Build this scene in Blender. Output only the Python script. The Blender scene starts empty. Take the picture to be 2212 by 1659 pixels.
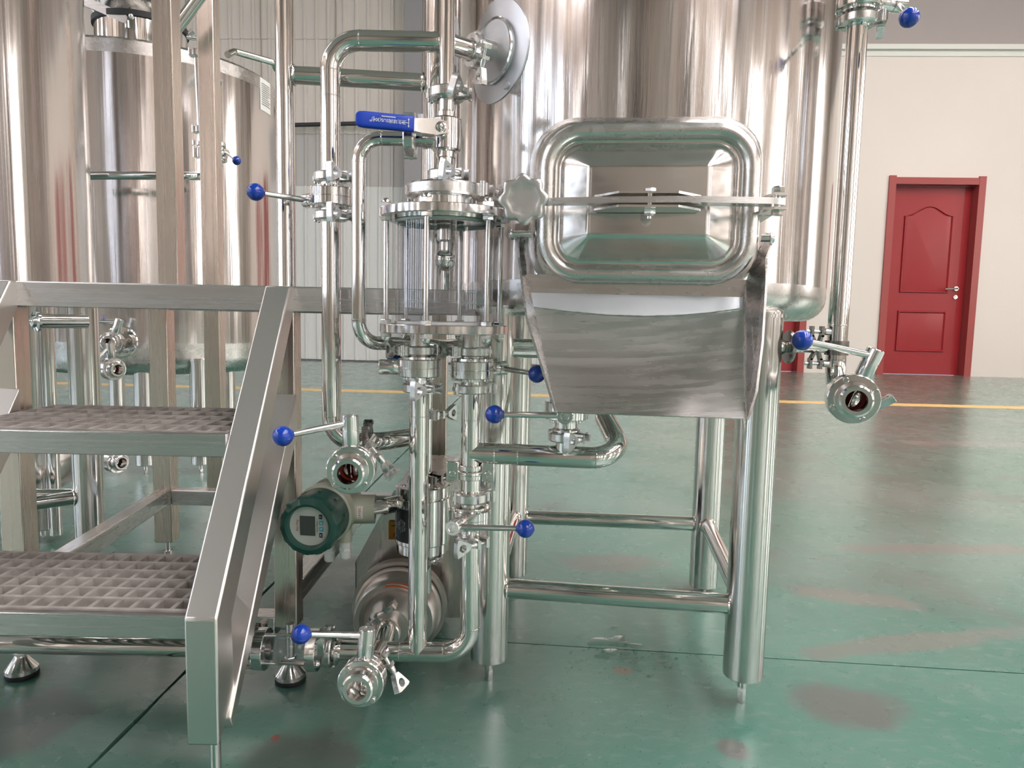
import bpy, bmesh, math, random
from math import radians, cos, sin, pi, sqrt, atan2
from mathutils import Vector as V, Matrix, Quaternion
random.seed(7)
SC = bpy.context.scene
COL = SC.collection

# ---------------------------------------------------------------- camera
FPX, CX, CY, CAMH = 1534.0, 1106.0, 829.5, 0.68
PITCH, ROLL = radians(5.58), radians(1.18)
FW = V((0, cos(PITCH), -sin(PITCH)))
U0 = V((0, sin(PITCH), cos(PITCH)))
X0 = V((1, 0, 0))
RT = X0 * cos(ROLL) + U0 * sin(ROLL)
UP = U0 * cos(ROLL) - X0 * sin(ROLL)
CAMP = V((0, 0, CAMH))
cam = bpy.data.cameras.new('camera')
cam.sensor_fit = 'HORIZONTAL'
cam.sensor_width = 36.0
cam.lens = FPX / 2212.0 * 36.0
cam.clip_start = 0.02
camo = bpy.data.objects.new('camera', cam)
COL.objects.link(camo)
m = Matrix((RT, UP, -FW)).transposed().to_4x4()
m.translation = CAMP
camo.matrix_world = m
SC.camera = camo

# ---------------------------------------------------------------- world and exposure
w = bpy.data.worlds.new('world'); SC.world = w; w.use_nodes = True
w.node_tree.nodes['Background'].inputs[0].default_value = (0.75, 0.85, 1.0, 1)
w.node_tree.nodes['Background'].inputs[1].default_value = 1.0
SC.view_settings.view_transform = 'Standard'
SC.view_settings.look = 'None'
SC.view_settings.gamma = 1.0
SC.view_settings.use_curve_mapping = False
SC.view_settings.exposure = 0.20
LEFT_WIN, BACK_WIN, RIGHT_WIN, ROOF_WIN, LAMP_E = 9.0, 5.0, 10.0, 16.0, 30.0
SC.cycles.max_bounces = 14
SC.cycles.glossy_bounces = 8
SC.cycles.transmission_bounces = 12
SC.cycles.transparent_max_bounces = 12
SC.cycles.caustics_reflective = False
SC.cycles.caustics_refractive = False
SC.cycles.sample_clamp_indirect = 6.0


def ray(x, y):
    return FW * FPX + RT * (x - CX) - UP * (y - CY)


def P(x, y, Y):
    "point of the room seen at pixel x, y that lies Y metres in front of the camera"
    d = ray(x, y)
    return CAMP + d * (Y / d.y)


def G(x, y, z=0.0):
    d = ray(x, y)
    return CAMP + d * ((z - CAMH) / d.z)


def RP(x, y, p0, n):
    d = ray(x, y)
    return CAMP + d * ((p0 - CAMP).dot(n) / d.dot(n))


# ---------------------------------------------------------------- mesh helpers
def perp(a):
    a = a.normalized()
    b = V((0, 0, 1)) if abs(a.z) < 0.9 else V((1, 0, 0))
    u = a.cross(b).normalized()
    return u, a.cross(u).normalized()


class MB:
    def __init__(s):
        s.v = []; s.f = []

    def add(s, vs, fs):
        o = len(s.v)
        s.v += [V(p) for p in vs]
        s.f += [[i + o for i in f] for f in fs]
        return s

    def lathe(s, o, a, prof, seg=28, loop=False, ang=None, ref=None):
        "prof = [(radius, distance along a)]; loop closes the profile; ang=(a0,a1) partial turn about a, measured from ref"
        o = V(o); a = V(a).normalized()
        if ref is None:
            u, w_ = perp(a)
        else:
            u = (V(ref) - a * a.dot(V(ref))).normalized(); w_ = a.cross(u)
        full = ang is None
        a0, a1 = (0, 2 * pi) if full else ang
        n = seg if full else seg + 1
        vs = []; fs = []
        for i in range(n):
            t = a0 + (a1 - a0) * i / seg
            d = u * cos(t) + w_ * sin(t)
            for r, h in prof:
                vs.append(o + a * h + d * max(r, 1e-5))
        k = len(prof)
        for i in range(seg):
            j = (i + 1) % n
            for q in range(k if loop else k - 1):
                q2 = (q + 1) % k
                fs.append([i * k + q, j * k + q, j * k + q2, i * k + q2])
        if not full and loop:
            fs.append([q for q in range(k)])
            fs.append([seg * k + q for q in range(k)][::-1])
        if full and not loop:
            if prof[0][0] > 1e-4: fs.append([i * k for i in range(n)][::-1])
            if prof[-1][0] > 1e-4: fs.append([i * k + k - 1 for i in range(n)])
        return s.add(vs, fs)

    def cyl(s, p, q, r, seg=20, r2=None, bev=0.0):
        p = V(p); q = V(q); L = (q - p).length
        r2 = r if r2 is None else r2
        pr = [(r, 0), (r2, L)] if not bev else [(r - bev, 0), (r, bev), (r2, L - bev), (r2 - bev, L)]
        return s.lathe(p, q - p, pr, seg)

    def sphere(s, c, r, seg=24, rings=14, sc=(1, 1, 1)):
        vs = [V((0, 0, r))]; fs = []
        for i in range(1, rings):
            for j in range(seg):
                t = pi * i / rings; p = 2 * pi * j / seg
                vs.append(V((r * sin(t) * cos(p), r * sin(t) * sin(p), r * cos(t))))
        vs.append(V((0, 0, -r)))
        for j in range(seg):
            fs.append([0, 1 + j, 1 + (j + 1) % seg])
            for i in range(rings - 2):
                b = 1 + i * seg
                fs.append([b + j, b + seg + j, b + seg + (j + 1) % seg, b + (j + 1) % seg])
            b = 1 + (rings - 2) * seg
            fs.append([b + j, len(vs) - 1, b + (j + 1) % seg])
        return s.add([V(c) + V((p.x * sc[0], p.y * sc[1], p.z * sc[2])) for p in vs], fs)

    def box(s, c, hx, hy, hz):
        "c centre, hx hy hz half vectors (or scalars along the axes)"
        c = V(c)
        hx = V((hx, 0, 0)) if not isinstance(hx, V) else hx
        hy = V((0, hy, 0)) if not isinstance(hy, V) else hy
        hz = V((0, 0, hz)) if not isinstance(hz, V) else hz
        vs = [c + hx * a + hy * b + hz * d for a in (-1, 1) for b in (-1, 1) for d in (-1, 1)]
        return s.add(vs, [[0, 1, 3, 2], [4, 6, 7, 5], [0, 4, 5, 1], [2, 3, 7, 6], [0, 2, 6, 4], [1, 5, 7, 3]])

    def bar(s, p, q, wv, hv):
        "square bar from p to q; wv, hv half-width vectors"
        p = V(p); q = V(q)
        vs = [e + wv * a + hv * b for e in (p, q) for a, b in ((-1, -1), (1, -1), (1, 1), (-1, 1))]
        return s.add(vs, [[0, 3, 2, 1], [4, 5, 6, 7]] + [[i, (i + 1) % 4, 4 + (i + 1) % 4, 4 + i] for i in range(4)])

    def prism(s, poly, ex):
        n = len(poly); ex = V(ex)
        vs = [V(p) for p in poly] + [V(p) + ex for p in poly]
        return s.add(vs, [list(range(n))[::-1], list(range(n, 2 * n))] + [[i, (i + 1) % n, n + (i + 1) % n, n + i] for i in range(n)])

    def tube(s, pts, r, seg=20, closed=False, caps=True, ri=None):
        pts = [V(p) for p in pts]; n = len(pts)
        tg = []
        for i in range(n):
            if closed: t = pts[(i + 1) % n] - pts[i - 1]
            else: t = pts[min(i + 1, n - 1)] - pts[max(i - 1, 0)]
            tg.append(t.normalized())
        u, _ = perp(tg[0])
        vs = []; fs = []
        for i in range(n):
            if i: u = (tg[i - 1].rotation_difference(tg[i])) @ u
            u = (u - tg[i] * u.dot(tg[i])).normalized()
            w_ = tg[i].cross(u)
            rr = r[i] if isinstance(r, (list, tuple)) else r
            for j in range(seg):
                t = 2 * pi * j / seg
                vs.append(pts[i] + (u * cos(t) + w_ * sin(t)) * rr)
        for i in range(n if closed else n - 1):
            a = i * seg; b = ((i + 1) % n) * seg
            off = 0
            if closed and i == n - 1:
                d0 = vs[a]; off = min(range(seg), key=lambda k: (vs[b + k] - d0 - (pts[0] - pts[-1])).length)
            for j in range(seg):
                fs.append([a + j, a + (j + 1) % seg, b + (j + 1 + off) % seg, b + (j + off) % seg])
        if caps and not closed:
            fs.append(list(range(seg))[::-1]); fs.append(list(range((n - 1) * seg, n * seg)))
        return s.add(vs, fs)

    def hexa(s, c, a, r, h, dome=0.0):
        "hexagon nut or head standing on c along a, with an optional dome"
        c = V(c); a = V(a).normalized()
        s.lathe(c, a, [(r * 0.94, 0), (r, h * 0.1), (r, h * 0.88), (r * 0.9, h)], 6)
        if dome:
            s.lathe(c + a * h, a, [(r * 0.82 * cos(t), dome * sin(t)) for t in [i * pi / 2 / 6 for i in range(7)]], 18)
        return s


def fillet(pts, rad, n=8):
    "polyline with its corners rounded to radius rad"
    pts = [V(p) for p in pts]; out = [pts[0]]
    for i in range(1, len(pts) - 1):
        a = (pts[i - 1] - pts[i]); b = (pts[i + 1] - pts[i])
        la, lb = a.length, b.length; a.normalize(); b.normalize()
        th = a.angle(b)
        R_ = rad[i - 1] if isinstance(rad, (list, tuple)) else rad
        if th > pi - 0.02: out.append(pts[i]); continue
        d = min(R_ / math.tan(th / 2), la * 0.49 if i > 1 else la * 0.95, lb * 0.49 if i < len(pts) - 2 else lb * 0.95)
        R_ = d * math.tan(th / 2)
        c = pts[i] + (a + b).normalized() * (R_ / sin(th / 2))
        p0 = pts[i] + a * d - c; p1 = pts[i] + b * d - c
        ax = p0.cross(p1).normalized(); tot = p0.angle(p1)
        for k in range(n + 1):
            out.append(c + Quaternion(ax, tot * k / n) @ p0)
    out.append(pts[-1])
    return out


def mesh_of(name, mb, mat, org, sharp=32):
    me = bpy.data.meshes.new(name)
    me.from_pydata([p - org for p in mb.v], [], mb.f)
    bm = bmesh.new(); bm.from_mesh(me)
    bmesh.ops.recalc_face_normals(bm, faces=bm.faces)
    bm.to_mesh(me); bm.free()
    if sharp:
        me.shade_smooth(); me.set_sharp_from_angle(angle=radians(sharp))
    me.materials.append(mat)
    return me


def thing(name, label, cat, loc, group=None):
    o = bpy.data.objects.new(name, None); COL.objects.link(o)
    o.location = loc; o.empty_display_size = 0.05
    o['label'] = label; o['category'] = cat
    if group: o['group'] = group
    return o


def root_loc(o):
    while o.parent: o = o.parent
    return V(o.location)


def part(name, mb, mat, parent, label=None, sharp=32):
    o = bpy.data.objects.new(name, mesh_of(name, mb, mat, root_loc(parent), sharp))
    COL.objects.link(o); o.parent = parent
    if label: o['label'] = label
    return o


def solo(name, mb, mat, label, cat, group=None, sharp=32):
    lo = V((sum(p.x for p in mb.v) / len(mb.v), sum(p.y for p in mb.v) / len(mb.v), min(p.z for p in mb.v)))
    o = bpy.data.objects.new(name, mesh_of(name, mb, mat, lo, sharp)); COL.objects.link(o)
    o.location = lo; o['label'] = label; o['category'] = cat
    if group: o['group'] = group
    return o


def struct(name, mb, mat, parent=None, sharp=0, label=None):
    if parent is not None: return part(name, mb, mat, parent, label, sharp)
    o = bpy.data.objects.new(name, mesh_of(name, mb, mat, V((0, 0, 0)), sharp)); COL.objects.link(o)
    o['kind'] = 'structure'
    if label: o['label'] = label
    return o


def clone(o, parent, off):
    c = o.copy(); COL.objects.link(c); c.parent = parent
    c.location = V(o.location) + V(off)
    return c


def text(name, s, size, origin, ux, uy, mat, parent, depth=0.0003, align='CENTER'):
    "flat lettering lying in the plane ux, uy"
    cu = bpy.data.curves.new(name, 'FONT'); cu.body = s; cu.size = size
    cu.align_x = align; cu.align_y = 'CENTER'; cu.resolution_u = 3
    cu.extrude = depth
    t = bpy.data.objects.new(name + '_tmp', cu); COL.objects.link(t)
    dg = bpy.context.evaluated_depsgraph_get(); dg.update()
    me = bpy.data.meshes.new_from_object(t.evaluated_get(dg))
    COL.objects.unlink(t); bpy.data.objects.remove(t); bpy.data.curves.remove(cu)
    ux = V(ux).normalized(); uy = V(uy); uy = (uy - ux * ux.dot(uy)).normalized(); uz = ux.cross(uy)
    base = V(origin) - root_loc(parent)
    for v in me.vertices:
        c = v.co.copy(); v.co = base + ux * c.x + uy * c.y + uz * c.z
    me.materials.clear(); me.materials.append(mat)
    o = bpy.data.objects.new(name, me); COL.objects.link(o); o.parent = parent
    return o


# ---------------------------------------------------------------- materials
def nodes(name):
    m = bpy.data.materials.new(name); m.use_nodes = True
    nt = m.node_tree
    return m, nt, nt.nodes['Principled BSDF']


def plain(name, col, rough=0.5, metal=0.0, coat=0.0, spec=0.5):
    m, nt, b = nodes(name)
    b.inputs['Base Color'].default_value = (*col, 1)
    b.inputs['Roughness'].default_value = rough
    b.inputs['Metallic'].default_value = metal
    b.inputs['Coat Weight'].default_value = coat
    b.inputs['Specular IOR Level'].default_value = spec
    return m


def lk(nt, a, b): nt.links.new(a, b)


def steel(name, col, rough, streak=(1, 1, 1), amt=0.0, bump=0.0, wave=None, wamt=0.0, rvar=0.0, cvar=0.0):
    "stainless steel: brushed grain (streak) and slow ripples of the sheet (wave)"
    m, nt, b = nodes(name)
    b.inputs['Metallic'].default_value = 1.0
    b.inputs['Base Color'].default_value = (*col, 1)
    b.inputs['Roughness'].default_value = rough
    tc = nt.nodes.new('ShaderNodeTexCoord')
    mp = nt.nodes.new('ShaderNodeMapping'); mp.inputs['Scale'].default_value = streak
    no = nt.nodes.new('ShaderNodeTexNoise'); no.inputs['Scale'].default_value = 1.0
    no.inputs['Detail'].default_value = 5.0
    lk(nt, tc.outputs['Object'], mp.inputs[0]); lk(nt, mp.outputs[0], no.inputs['Vector'])
    if rvar:
        mr = nt.nodes.new('ShaderNodeMapRange')
        mr.inputs['From Min'].default_value = 0.3; mr.inputs['From Max'].default_value = 0.7
        mr.inputs['To Min'].default_value = max(0.02, rough - rvar); mr.inputs['To Max'].default_value = rough + rvar
        lk(nt, no.outputs['Fac'], mr.inputs['Value']); lk(nt, mr.outputs[0], b.inputs['Roughness'])
    if cvar:
        rp = nt.nodes.new('ShaderNodeMixRGB')
        rp.inputs[1].default_value = (*[c * (1 - cvar) for c in col], 1); rp.inputs[2].default_value = (*[min(1, c * (1 + cvar * 0.5)) for c in col], 1)
        lk(nt, no.outputs['Fac'], rp.inputs[0]); lk(nt, rp.outputs[0], b.inputs['Base Color'])
    last = None
    if bump:
        bp = nt.nodes.new('ShaderNodeBump'); bp.inputs['Strength'].default_value = 1.0; bp.inputs['Distance'].default_value = bump
        lk(nt, no.outputs['Fac'], bp.inputs['Height']); last = bp
    if wave:
        mp2 = nt.nodes.new('ShaderNodeMapping'); mp2.inputs['Scale'].default_value = wave
        n2 = nt.nodes.new('ShaderNodeTexNoise'); n2.inputs['Scale'].default_value = 1.0; n2.inputs['Detail'].default_value = 1.5
        lk(nt, tc.outputs['Object'], mp2.inputs[0]); lk(nt, mp2.outputs[0], n2.inputs['Vector'])
        b2 = nt.nodes.new('ShaderNodeBump'); b2.inputs['Strength'].default_value = 1.0; b2.inputs['Distance'].default_value = wamt
        lk(nt, n2.outputs['Fac'], b2.inputs['Height'])
        if last: lk(nt, last.outputs[0], b2.inputs['Normal'])
        last = b2
    if last: lk(nt, last.outputs[0], b.inputs['Normal'])
    return m


M_TANK = steel('tank_steel', (0.70, 0.665, 0.65), 0.14, (80, 80, 0.3), bump=0.0004, wave=(7, 7, 1.2), wamt=0.006, rvar=0.07, cvar=0.10)
M_TANKBAND = steel('satin_band_steel', (0.68, 0.66, 0.64), 0.27, (40, 40, 40), rvar=0.04)
M_PIPE = steel('polished_pipe_steel', (0.76, 0.735, 0.71), 0.085, (30, 30, 30), rvar=0.03)
M_FIT = steel('machined_fitting_steel', (0.74, 0.72, 0.705), 0.14, (80, 80, 80), rvar=0.05)
M_LEG = steel('satin_leg_steel', (0.72, 0.70, 0.68), 0.17, (160, 160, 1.2), bump=0.00004, rvar=0.07)
M_CAST = steel('cast_clamp_steel', (0.70, 0.69, 0.68), 0.25, (60, 60, 60), rvar=0.08)
M_BRX = steel('brushed_beam_steel', (0.64, 0.63, 0.63), 0.26, (1.0, 160, 160), rvar=0.05)
M_BRZ = steel('brushed_post_steel', (0.74, 0.655, 0.59), 0.26, (160, 160, 1.0), rvar=0.05)
M_BRY = steel('brushed_rail_steel', (0.64, 0.625, 0.61), 0.26, (160, 1.0, 160), rvar=0.05)
M_SAT = steel('satin_tube_steel', (0.74, 0.705, 0.68), 0.33)
M_LID = steel('lid_steel', (0.70, 0.675, 0.655), 0.17, (2, 80, 80), wave=(9, 9, 9), wamt=0.0012, rvar=0.05)
M_CHUTE = steel('chute_steel', (0.62, 0.585, 0.565), 0.27, (2, 90, 90), wave=(4, 4, 4), wamt=0.002, rvar=0.05)
M_KNOB = steel('satin_knob_steel', (0.66, 0.65, 0.64), 0.36, (60, 60, 60), rvar=0.04)
M_PAD = steel('white_satin_steel', (0.72, 0.73, 0.77), 0.42, (60, 60, 60), rvar=0.06)
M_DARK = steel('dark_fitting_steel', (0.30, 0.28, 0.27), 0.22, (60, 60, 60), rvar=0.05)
M_PUMP = steel('pump_casing_steel', (0.60, 0.56, 0.53), 0.34, (60, 60, 60), rvar=0.05)
M_HOOD = steel('pump_hood_steel', (0.60, 0.57, 0.545), 0.3, (60, 60, 2), rvar=0.06)
M_GREYP = plain('grey_enamel', (0.22, 0.21, 0.205), 0.45)
M_BLUE = plain('blue_plastic', (0.003, 0.048, 0.42), 0.22, coat=0.4)
M_GRIP = plain('blue_vinyl', (0.004, 0.048, 0.48), 0.45)
M_RED = plain('red_silicone', (0.30, 0.012, 0.010), 0.45)
M_RUB = plain('black_rubber', (0.018, 0.018, 0.02), 0.6)
M_WHITEP = plain('white_plastic', (0.78, 0.77, 0.76), 0.4)
M_INK = plain('white_ink', (0.85, 0.87, 0.9), 0.6)
M_INKB = plain('black_ink', (0.03, 0.03, 0.035), 0.6)
M_INKR = plain('red_ink', (0.55, 0.08, 0.07), 0.6)
M_GREEN = plain('green_enamel', (0.012, 0.075, 0.058), 0.33, coat=0.2)
M_BEIGE = plain('beige_enamel', (0.50, 0.50, 0.40), 0.36, coat=0.15)
M_LCD = plain('lcd_screen', (0.055, 0.065, 0.06), 0.22)
M_DIAL = plain('dial_plate', (0.62, 0.64, 0.60), 0.5)
M_CYAN = plain('cyan_button', (0.12, 0.42, 0.50), 0.5)
M_BLACK = plain('black_label', (0.012, 0.012, 0.014), 0.4)
M_ORANGE = plain('orange_sticker', (0.75, 0.30, 0.03), 0.5)
M_ORANGE2 = plain('red_orange_sticker', (0.62, 0.10, 0.02), 0.45)
M_PAPER = plain('paper_label', (0.78, 0.76, 0.73), 0.6)
M_DARKP = plain('dark_grey_paint', (0.04, 0.04, 0.045), 0.5)  # near-black paint of the rod, baseboard, tube and joint bed


def glass_mat(name, rough=0.0):
    m, nt, b = nodes(name)
    b.inputs['Base Color'].default_value = (0.97, 0.985, 0.985, 1)
    b.inputs['Transmission Weight'].default_value = 1.0
    b.inputs['Roughness'].default_value = rough
    b.inputs['IOR'].default_value = 1.47
    return m


M_GLASS = glass_mat('clear_glass')


def grating_mat():
    m, nt, b = nodes('grey_grating')
    tc = nt.nodes.new('ShaderNodeTexCoord'); no = nt.nodes.new('ShaderNodeTexNoise'); no.inputs['Scale'].default_value = 30
    rp = nt.nodes.new('ShaderNodeValToRGB')
    rp.color_ramp.elements[0].position = 0.35; rp.color_ramp.elements[0].color = (0.27, 0.235, 0.215, 1)
    rp.color_ramp.elements[1].position = 0.7; rp.color_ramp.elements[1].color = (0.46, 0.42, 0.39, 1)
    lk(nt, tc.outputs['Object'], no.inputs['Vector']); lk(nt, no.outputs['Fac'], rp.inputs[0]); lk(nt, rp.outputs[0], b.inputs['Base Color'])
    b.inputs['Roughness'].default_value = 0.55
    return m


M_GRATE = grating_mat()


STAINS = [((1830, 1525), (0.10, 0.075), 0.0, (0.115, 0.105, 0.098, 1)), ((660, 1650), (0.09, 0.09), 0.3, (0.062, 0.066, 0.060, 1)),
          ((2060, 1185), (0.42, 0.05), 0.05, (0.170, 0.170, 0.148, 1)), ((1840, 1290), (0.16, 0.05), -0.3, (0.17, 0.165, 0.145, 1)), ((1960, 1390), (0.30, 0.045), 0.25, (0.165, 0.165, 0.145, 1)),
          ((1330, 1215), (0.16, 0.07), 0.1, (0.140, 0.140, 0.122, 1)), ((1585, 1620), (0.025, 0.03), 0.0, (0.115, 0.090, 0.085, 1)), ((1345, 1448), (0.020, 0.018), 0.0, (0.20, 0.15, 0.12, 1)),
          ((60, 1560), (0.10, 0.10), 0.0, (0.085, 0.095, 0.095, 1)), ((2150, 960), (0.6, 0.10), 0.0, (0.20, 0.24, 0.215, 1)), ((595, 1594), (0.007, 0.009), 0.0, (0.24, 0.03, 0.02, 1))]


def floor_mat():
    m, nt, b = nodes('green_epoxy_floor')
    tc = nt.nodes.new('ShaderNodeTexCoord')

    def noise(scale, detail=6, mscale=None, dist=0.0):
        n = nt.nodes.new('ShaderNodeTexNoise'); n.inputs['Scale'].default_value = scale; n.inputs['Detail'].default_value = detail
        n.inputs['Distortion'].default_value = dist
        if mscale:
            mp = nt.nodes.new('ShaderNodeMapping'); mp.inputs['Scale'].default_value = mscale
            lk(nt, tc.outputs['Object'], mp.inputs[0]); lk(nt, mp.outputs[0], n.inputs['Vector'])
        else: lk(nt, tc.outputs['Object'], n.inputs['Vector'])
        return n

    def ramp(n, p0, p1, c0=(0, 0, 0, 1), c1=(1, 1, 1, 1)):
        r = nt.nodes.new('ShaderNodeValToRGB')
        r.color_ramp.elements[0].position = p0; r.color_ramp.elements[0].color = c0
        r.color_ramp.elements[1].position = p1; r.color_ramp.elements[1].color = c1
        lk(nt, n.outputs['Fac'], r.inputs[0]); return r

    def mix(fac, a, bcol):
        x = nt.nodes.new('ShaderNodeMixRGB'); lk(nt, fac.outputs[0], x.inputs[0])
        if isinstance(a, tuple): x.inputs[1].default_value = a
        else: lk(nt, a.outputs[0], x.inputs[1])
        if isinstance(bcol, tuple): x.inputs[2].default_value = bcol
        else: lk(nt, bcol.outputs[0], x.inputs[2])
        return x
    base = ramp(noise(2.2, 8), 0.3, 0.7, (0.022, 0.148, 0.106, 1), (0.088, 0.225, 0.176, 1))
    grime = ramp(noise(1.1, 10, dist=0.6), 0.40, 0.70)
    c = mix(grime, base, (0.125, 0.205, 0.172, 1))
    fine = ramp(noise(28, 9, (1, 2.0, 1)), 0.50, 0.80)
    c = mix(fine, c, (0.140, 0.235, 0.196, 1))
    scr = ramp(noise(60, 2, (0.25, 5, 1), 2.0), 0.74, 0.80)
    c = mix(scr, c, (0.22, 0.27, 0.245, 1))
    stain = ramp(noise(1.7, 7, (1, 1, 1), 1.2), 0.58, 0.84)
    c = mix(stain, c, (0.095, 0.080, 0.075, 1))
    dots = ramp(noise(170, 2), 0.66, 0.72)
    c = mix(dots, c, (0.055, 0.075, 0.065, 1))
    # a few worn and oily patches with outlines of their own
    for (px, py), (rx, ry), rot, col in STAINS:
        g = G(px, py)
        mp = nt.nodes.new('ShaderNodeMapping'); mp.vector_type = 'TEXTURE'
        mp.inputs['Location'].default_value = (g.x, g.y, 0); mp.inputs['Rotation'].default_value = (0, 0, rot); mp.inputs['Scale'].default_value = (rx, ry, 1)
        lk(nt, tc.outputs['Object'], mp.inputs[0])
        le = nt.nodes.new('ShaderNodeVectorMath'); le.operation = 'LENGTH'; lk(nt, mp.outputs[0], le.inputs[0])
        nn = noise(9, 6)
        ad = nt.nodes.new('ShaderNodeMath'); ad.operation = 'MULTIPLY_ADD'; ad.inputs[1].default_value = 1.3
        lk(nt, nn.outputs['Fac'], ad.inputs[0]); lk(nt, le.outputs['Value'], ad.inputs[2])
        mr = nt.nodes.new('ShaderNodeMapRange'); mr.inputs['From Min'].default_value = 1.75; mr.inputs['From Max'].default_value = 1.35
        mr.inputs['To Max'].default_value = 0.75
        lk(nt, ad.outputs[0], mr.inputs['Value'])
        c = mix(mr, c, col)
    lk(nt, c.outputs[0], b.inputs['Base Color'])
    rr = nt.nodes.new('ShaderNodeMapRange'); rr.inputs['To Min'].default_value = 0.14; rr.inputs['To Max'].default_value = 0.40
    nr = noise(6, 8)
    lk(nt, nr.outputs['Fac'], rr.inputs['Value']); lk(nt, rr.outputs[0], b.inputs['Roughness'])
    bp = nt.nodes.new('ShaderNodeBump'); bp.inputs['Distance'].default_value = 0.0010; bp.inputs['Strength'].default_value = 0.6
    nb = noise(16, 6, (1, 1, 1)); lk(nt, nb.outputs['Fac'], bp.inputs['Height']); lk(nt, bp.outputs[0], b.inputs['Normal'])
    b.inputs['Specular IOR Level'].default_value = 0.75
    b.inputs['Coat Weight'].default_value = 0.7
    b.inputs['Coat Roughness'].default_value = 0.28
    return m


def wall_mat(name, col, rough=0.6, var=0.06, scale=0.8):
    m, nt, b = nodes(name)
    tc = nt.nodes.new('ShaderNodeTexCoord'); no = nt.nodes.new('ShaderNodeTexNoise')
    no.inputs['Scale'].default_value = scale; no.inputs['Detail'].default_value = 6
    rp = nt.nodes.new('ShaderNodeMixRGB')
    rp.inputs[1].default_value = (*[c * (1 - var) for c in col], 1); rp.inputs[2].default_value = (*[min(1, c * (1 + var)) for c in col], 1)
    lk(nt, tc.outputs['Object'], no.inputs['Vector']); lk(nt, no.outputs['Fac'], rp.inputs[0]); lk(nt, rp.outputs[0], b.inputs['Base Color'])
    b.inputs['Roughness'].default_value = rough
    return m


def emit(name, col, e):
    m, nt, b = nodes(name)
    b.inputs['Base Color'].default_value = (0.8, 0.8, 0.8, 1)
    b.inputs['Emission Color'].default_value = (*col, 1); b.inputs['Emission Strength'].default_value = e
    return m


M_FLOOR = floor_mat()
M_WALLW = wall_mat('white_plaster', (0.76, 0.665, 0.605))
M_WALLUP = wall_mat('mauve_grey_plaster', (0.37, 0.315, 0.30))
M_TRIMW = plain('cream_trim', (0.70, 0.68, 0.63), 0.45)
M_CLAD = wall_mat('beige_cladding', (0.78, 0.69, 0.635), 0.42, 0.05)
M_CLADG = wall_mat('grey_cladding', (0.55, 0.51, 0.485), 0.42, 0.05)
M_CLADW = wall_mat('white_cladding', (0.76, 0.735, 0.71), 0.40, 0.05)
M_HALL = wall_mat('hall_wall_paint', (0.43, 0.35, 0.30), 0.7)
M_HALLC = plain('dark_streak_column', (0.10, 0.095, 0.095), 0.5)
M_HALLD = plain('pale_streak_column', (0.62, 0.58, 0.55), 0.5)
M_CEIL = wall_mat('ceiling_sheet', (0.47, 0.42, 0.40), 0.7)
M_COLUMN = plain('grey_column_paint', (0.36, 0.335, 0.345), 0.5)
M_DOOR = wall_mat('red_door_lacquer', (0.33, 0.020, 0.025), 0.30, 0.12, 2.5)
M_DOORF = wall_mat('red_frame_lacquer', (0.36, 0.065, 0.060), 0.30, 0.08, 2.0)
M_YEL = wall_mat('yellow_floor_paint', (0.76, 0.50, 0.19), 0.4, 0.1, 3)
M_WINL = emit('daylight_panes', (0.74, 0.84, 1.0), LEFT_WIN)
M_WINB = emit('bright_panes', (1.0, 0.95, 0.93), BACK_WIN)
M_WINR = emit('warm_panes', (1.0, 0.93, 0.88), RIGHT_WIN)
M_SKYL = emit('skylight_sheet', (1.0, 0.95, 0.95), ROOF_WIN)
M_LAMP = emit('lamp_tube', (1.0, 0.95, 0.88), LAMP_E)
M_WATER = glass_mat('water')
M_WATER.node_tree.nodes['Principled BSDF'].inputs['IOR'].default_value = 1.33

def clear_mat(name, ior, tint=(1, 1, 1), rough=0.01):
    m = bpy.data.materials.new(name); m.use_nodes = True
    nt = m.node_tree; nt.nodes.clear()
    out = nt.nodes.new('ShaderNodeOutputMaterial'); mx = nt.nodes.new('ShaderNodeMixShader')
    tr = nt.nodes.new('ShaderNodeBsdfTransparent'); tr.inputs[0].default_value = (*tint, 1)
    gl = nt.nodes.new('ShaderNodeBsdfGlossy'); gl.inputs['Roughness'].default_value = rough
    fr = nt.nodes.new('ShaderNodeFresnel')
    ge = nt.nodes.new('ShaderNodeNewGeometry'); mi = nt.nodes.new('ShaderNodeMapRange')
    mi.inputs['To Min'].default_value = ior; mi.inputs['To Max'].default_value = 1 / ior     # the same reflectance from both faces
    lk(nt, ge.outputs['Backfacing'], mi.inputs['Value']); lk(nt, mi.outputs[0], fr.inputs['IOR'])
    lk(nt, fr.outputs[0], mx.inputs[0]); lk(nt, tr.outputs[0], mx.inputs[1]); lk(nt, gl.outputs[0], mx.inputs[2])
    lk(nt, mx.outputs[0], out.inputs[0])
    return m


M_GLASS = clear_mat('clear_glass_wall', 1.46, (0.965, 0.97, 0.98))
M_WATER = clear_mat('standing_water', 1.33, (0.86, 0.9, 0.88))

# ================================================================ THE HALL
HZ = 6.6
# floor: slabs with open joints over a dark bed
fb = MB().box((0.5, 1.0, -0.05), 10.0, 9.6, 0.036)
floor = struct('floor', fb, M_DARKP)
j0, j1 = G(1080, 1387), G(2212, 1455)
k0, k1 = G(192, 1659), G(396, 1455)
jd = (j1 - j0).normalized(); kd = (k1 - k0).normalized()


def on(p0, d, t): return p0 + d * t


def cross_jk():
    a = V((jd.x, jd.y)); b = V((kd.x, kd.y)); r = V((k0.x - j0.x, k0.y - j0.y))
    den = a.x * b.y - a.y * b.x
    return j0 + jd * ((r.x * b.y - r.y * b.x) / den)


JC = cross_jk()
random.seed(3)


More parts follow.
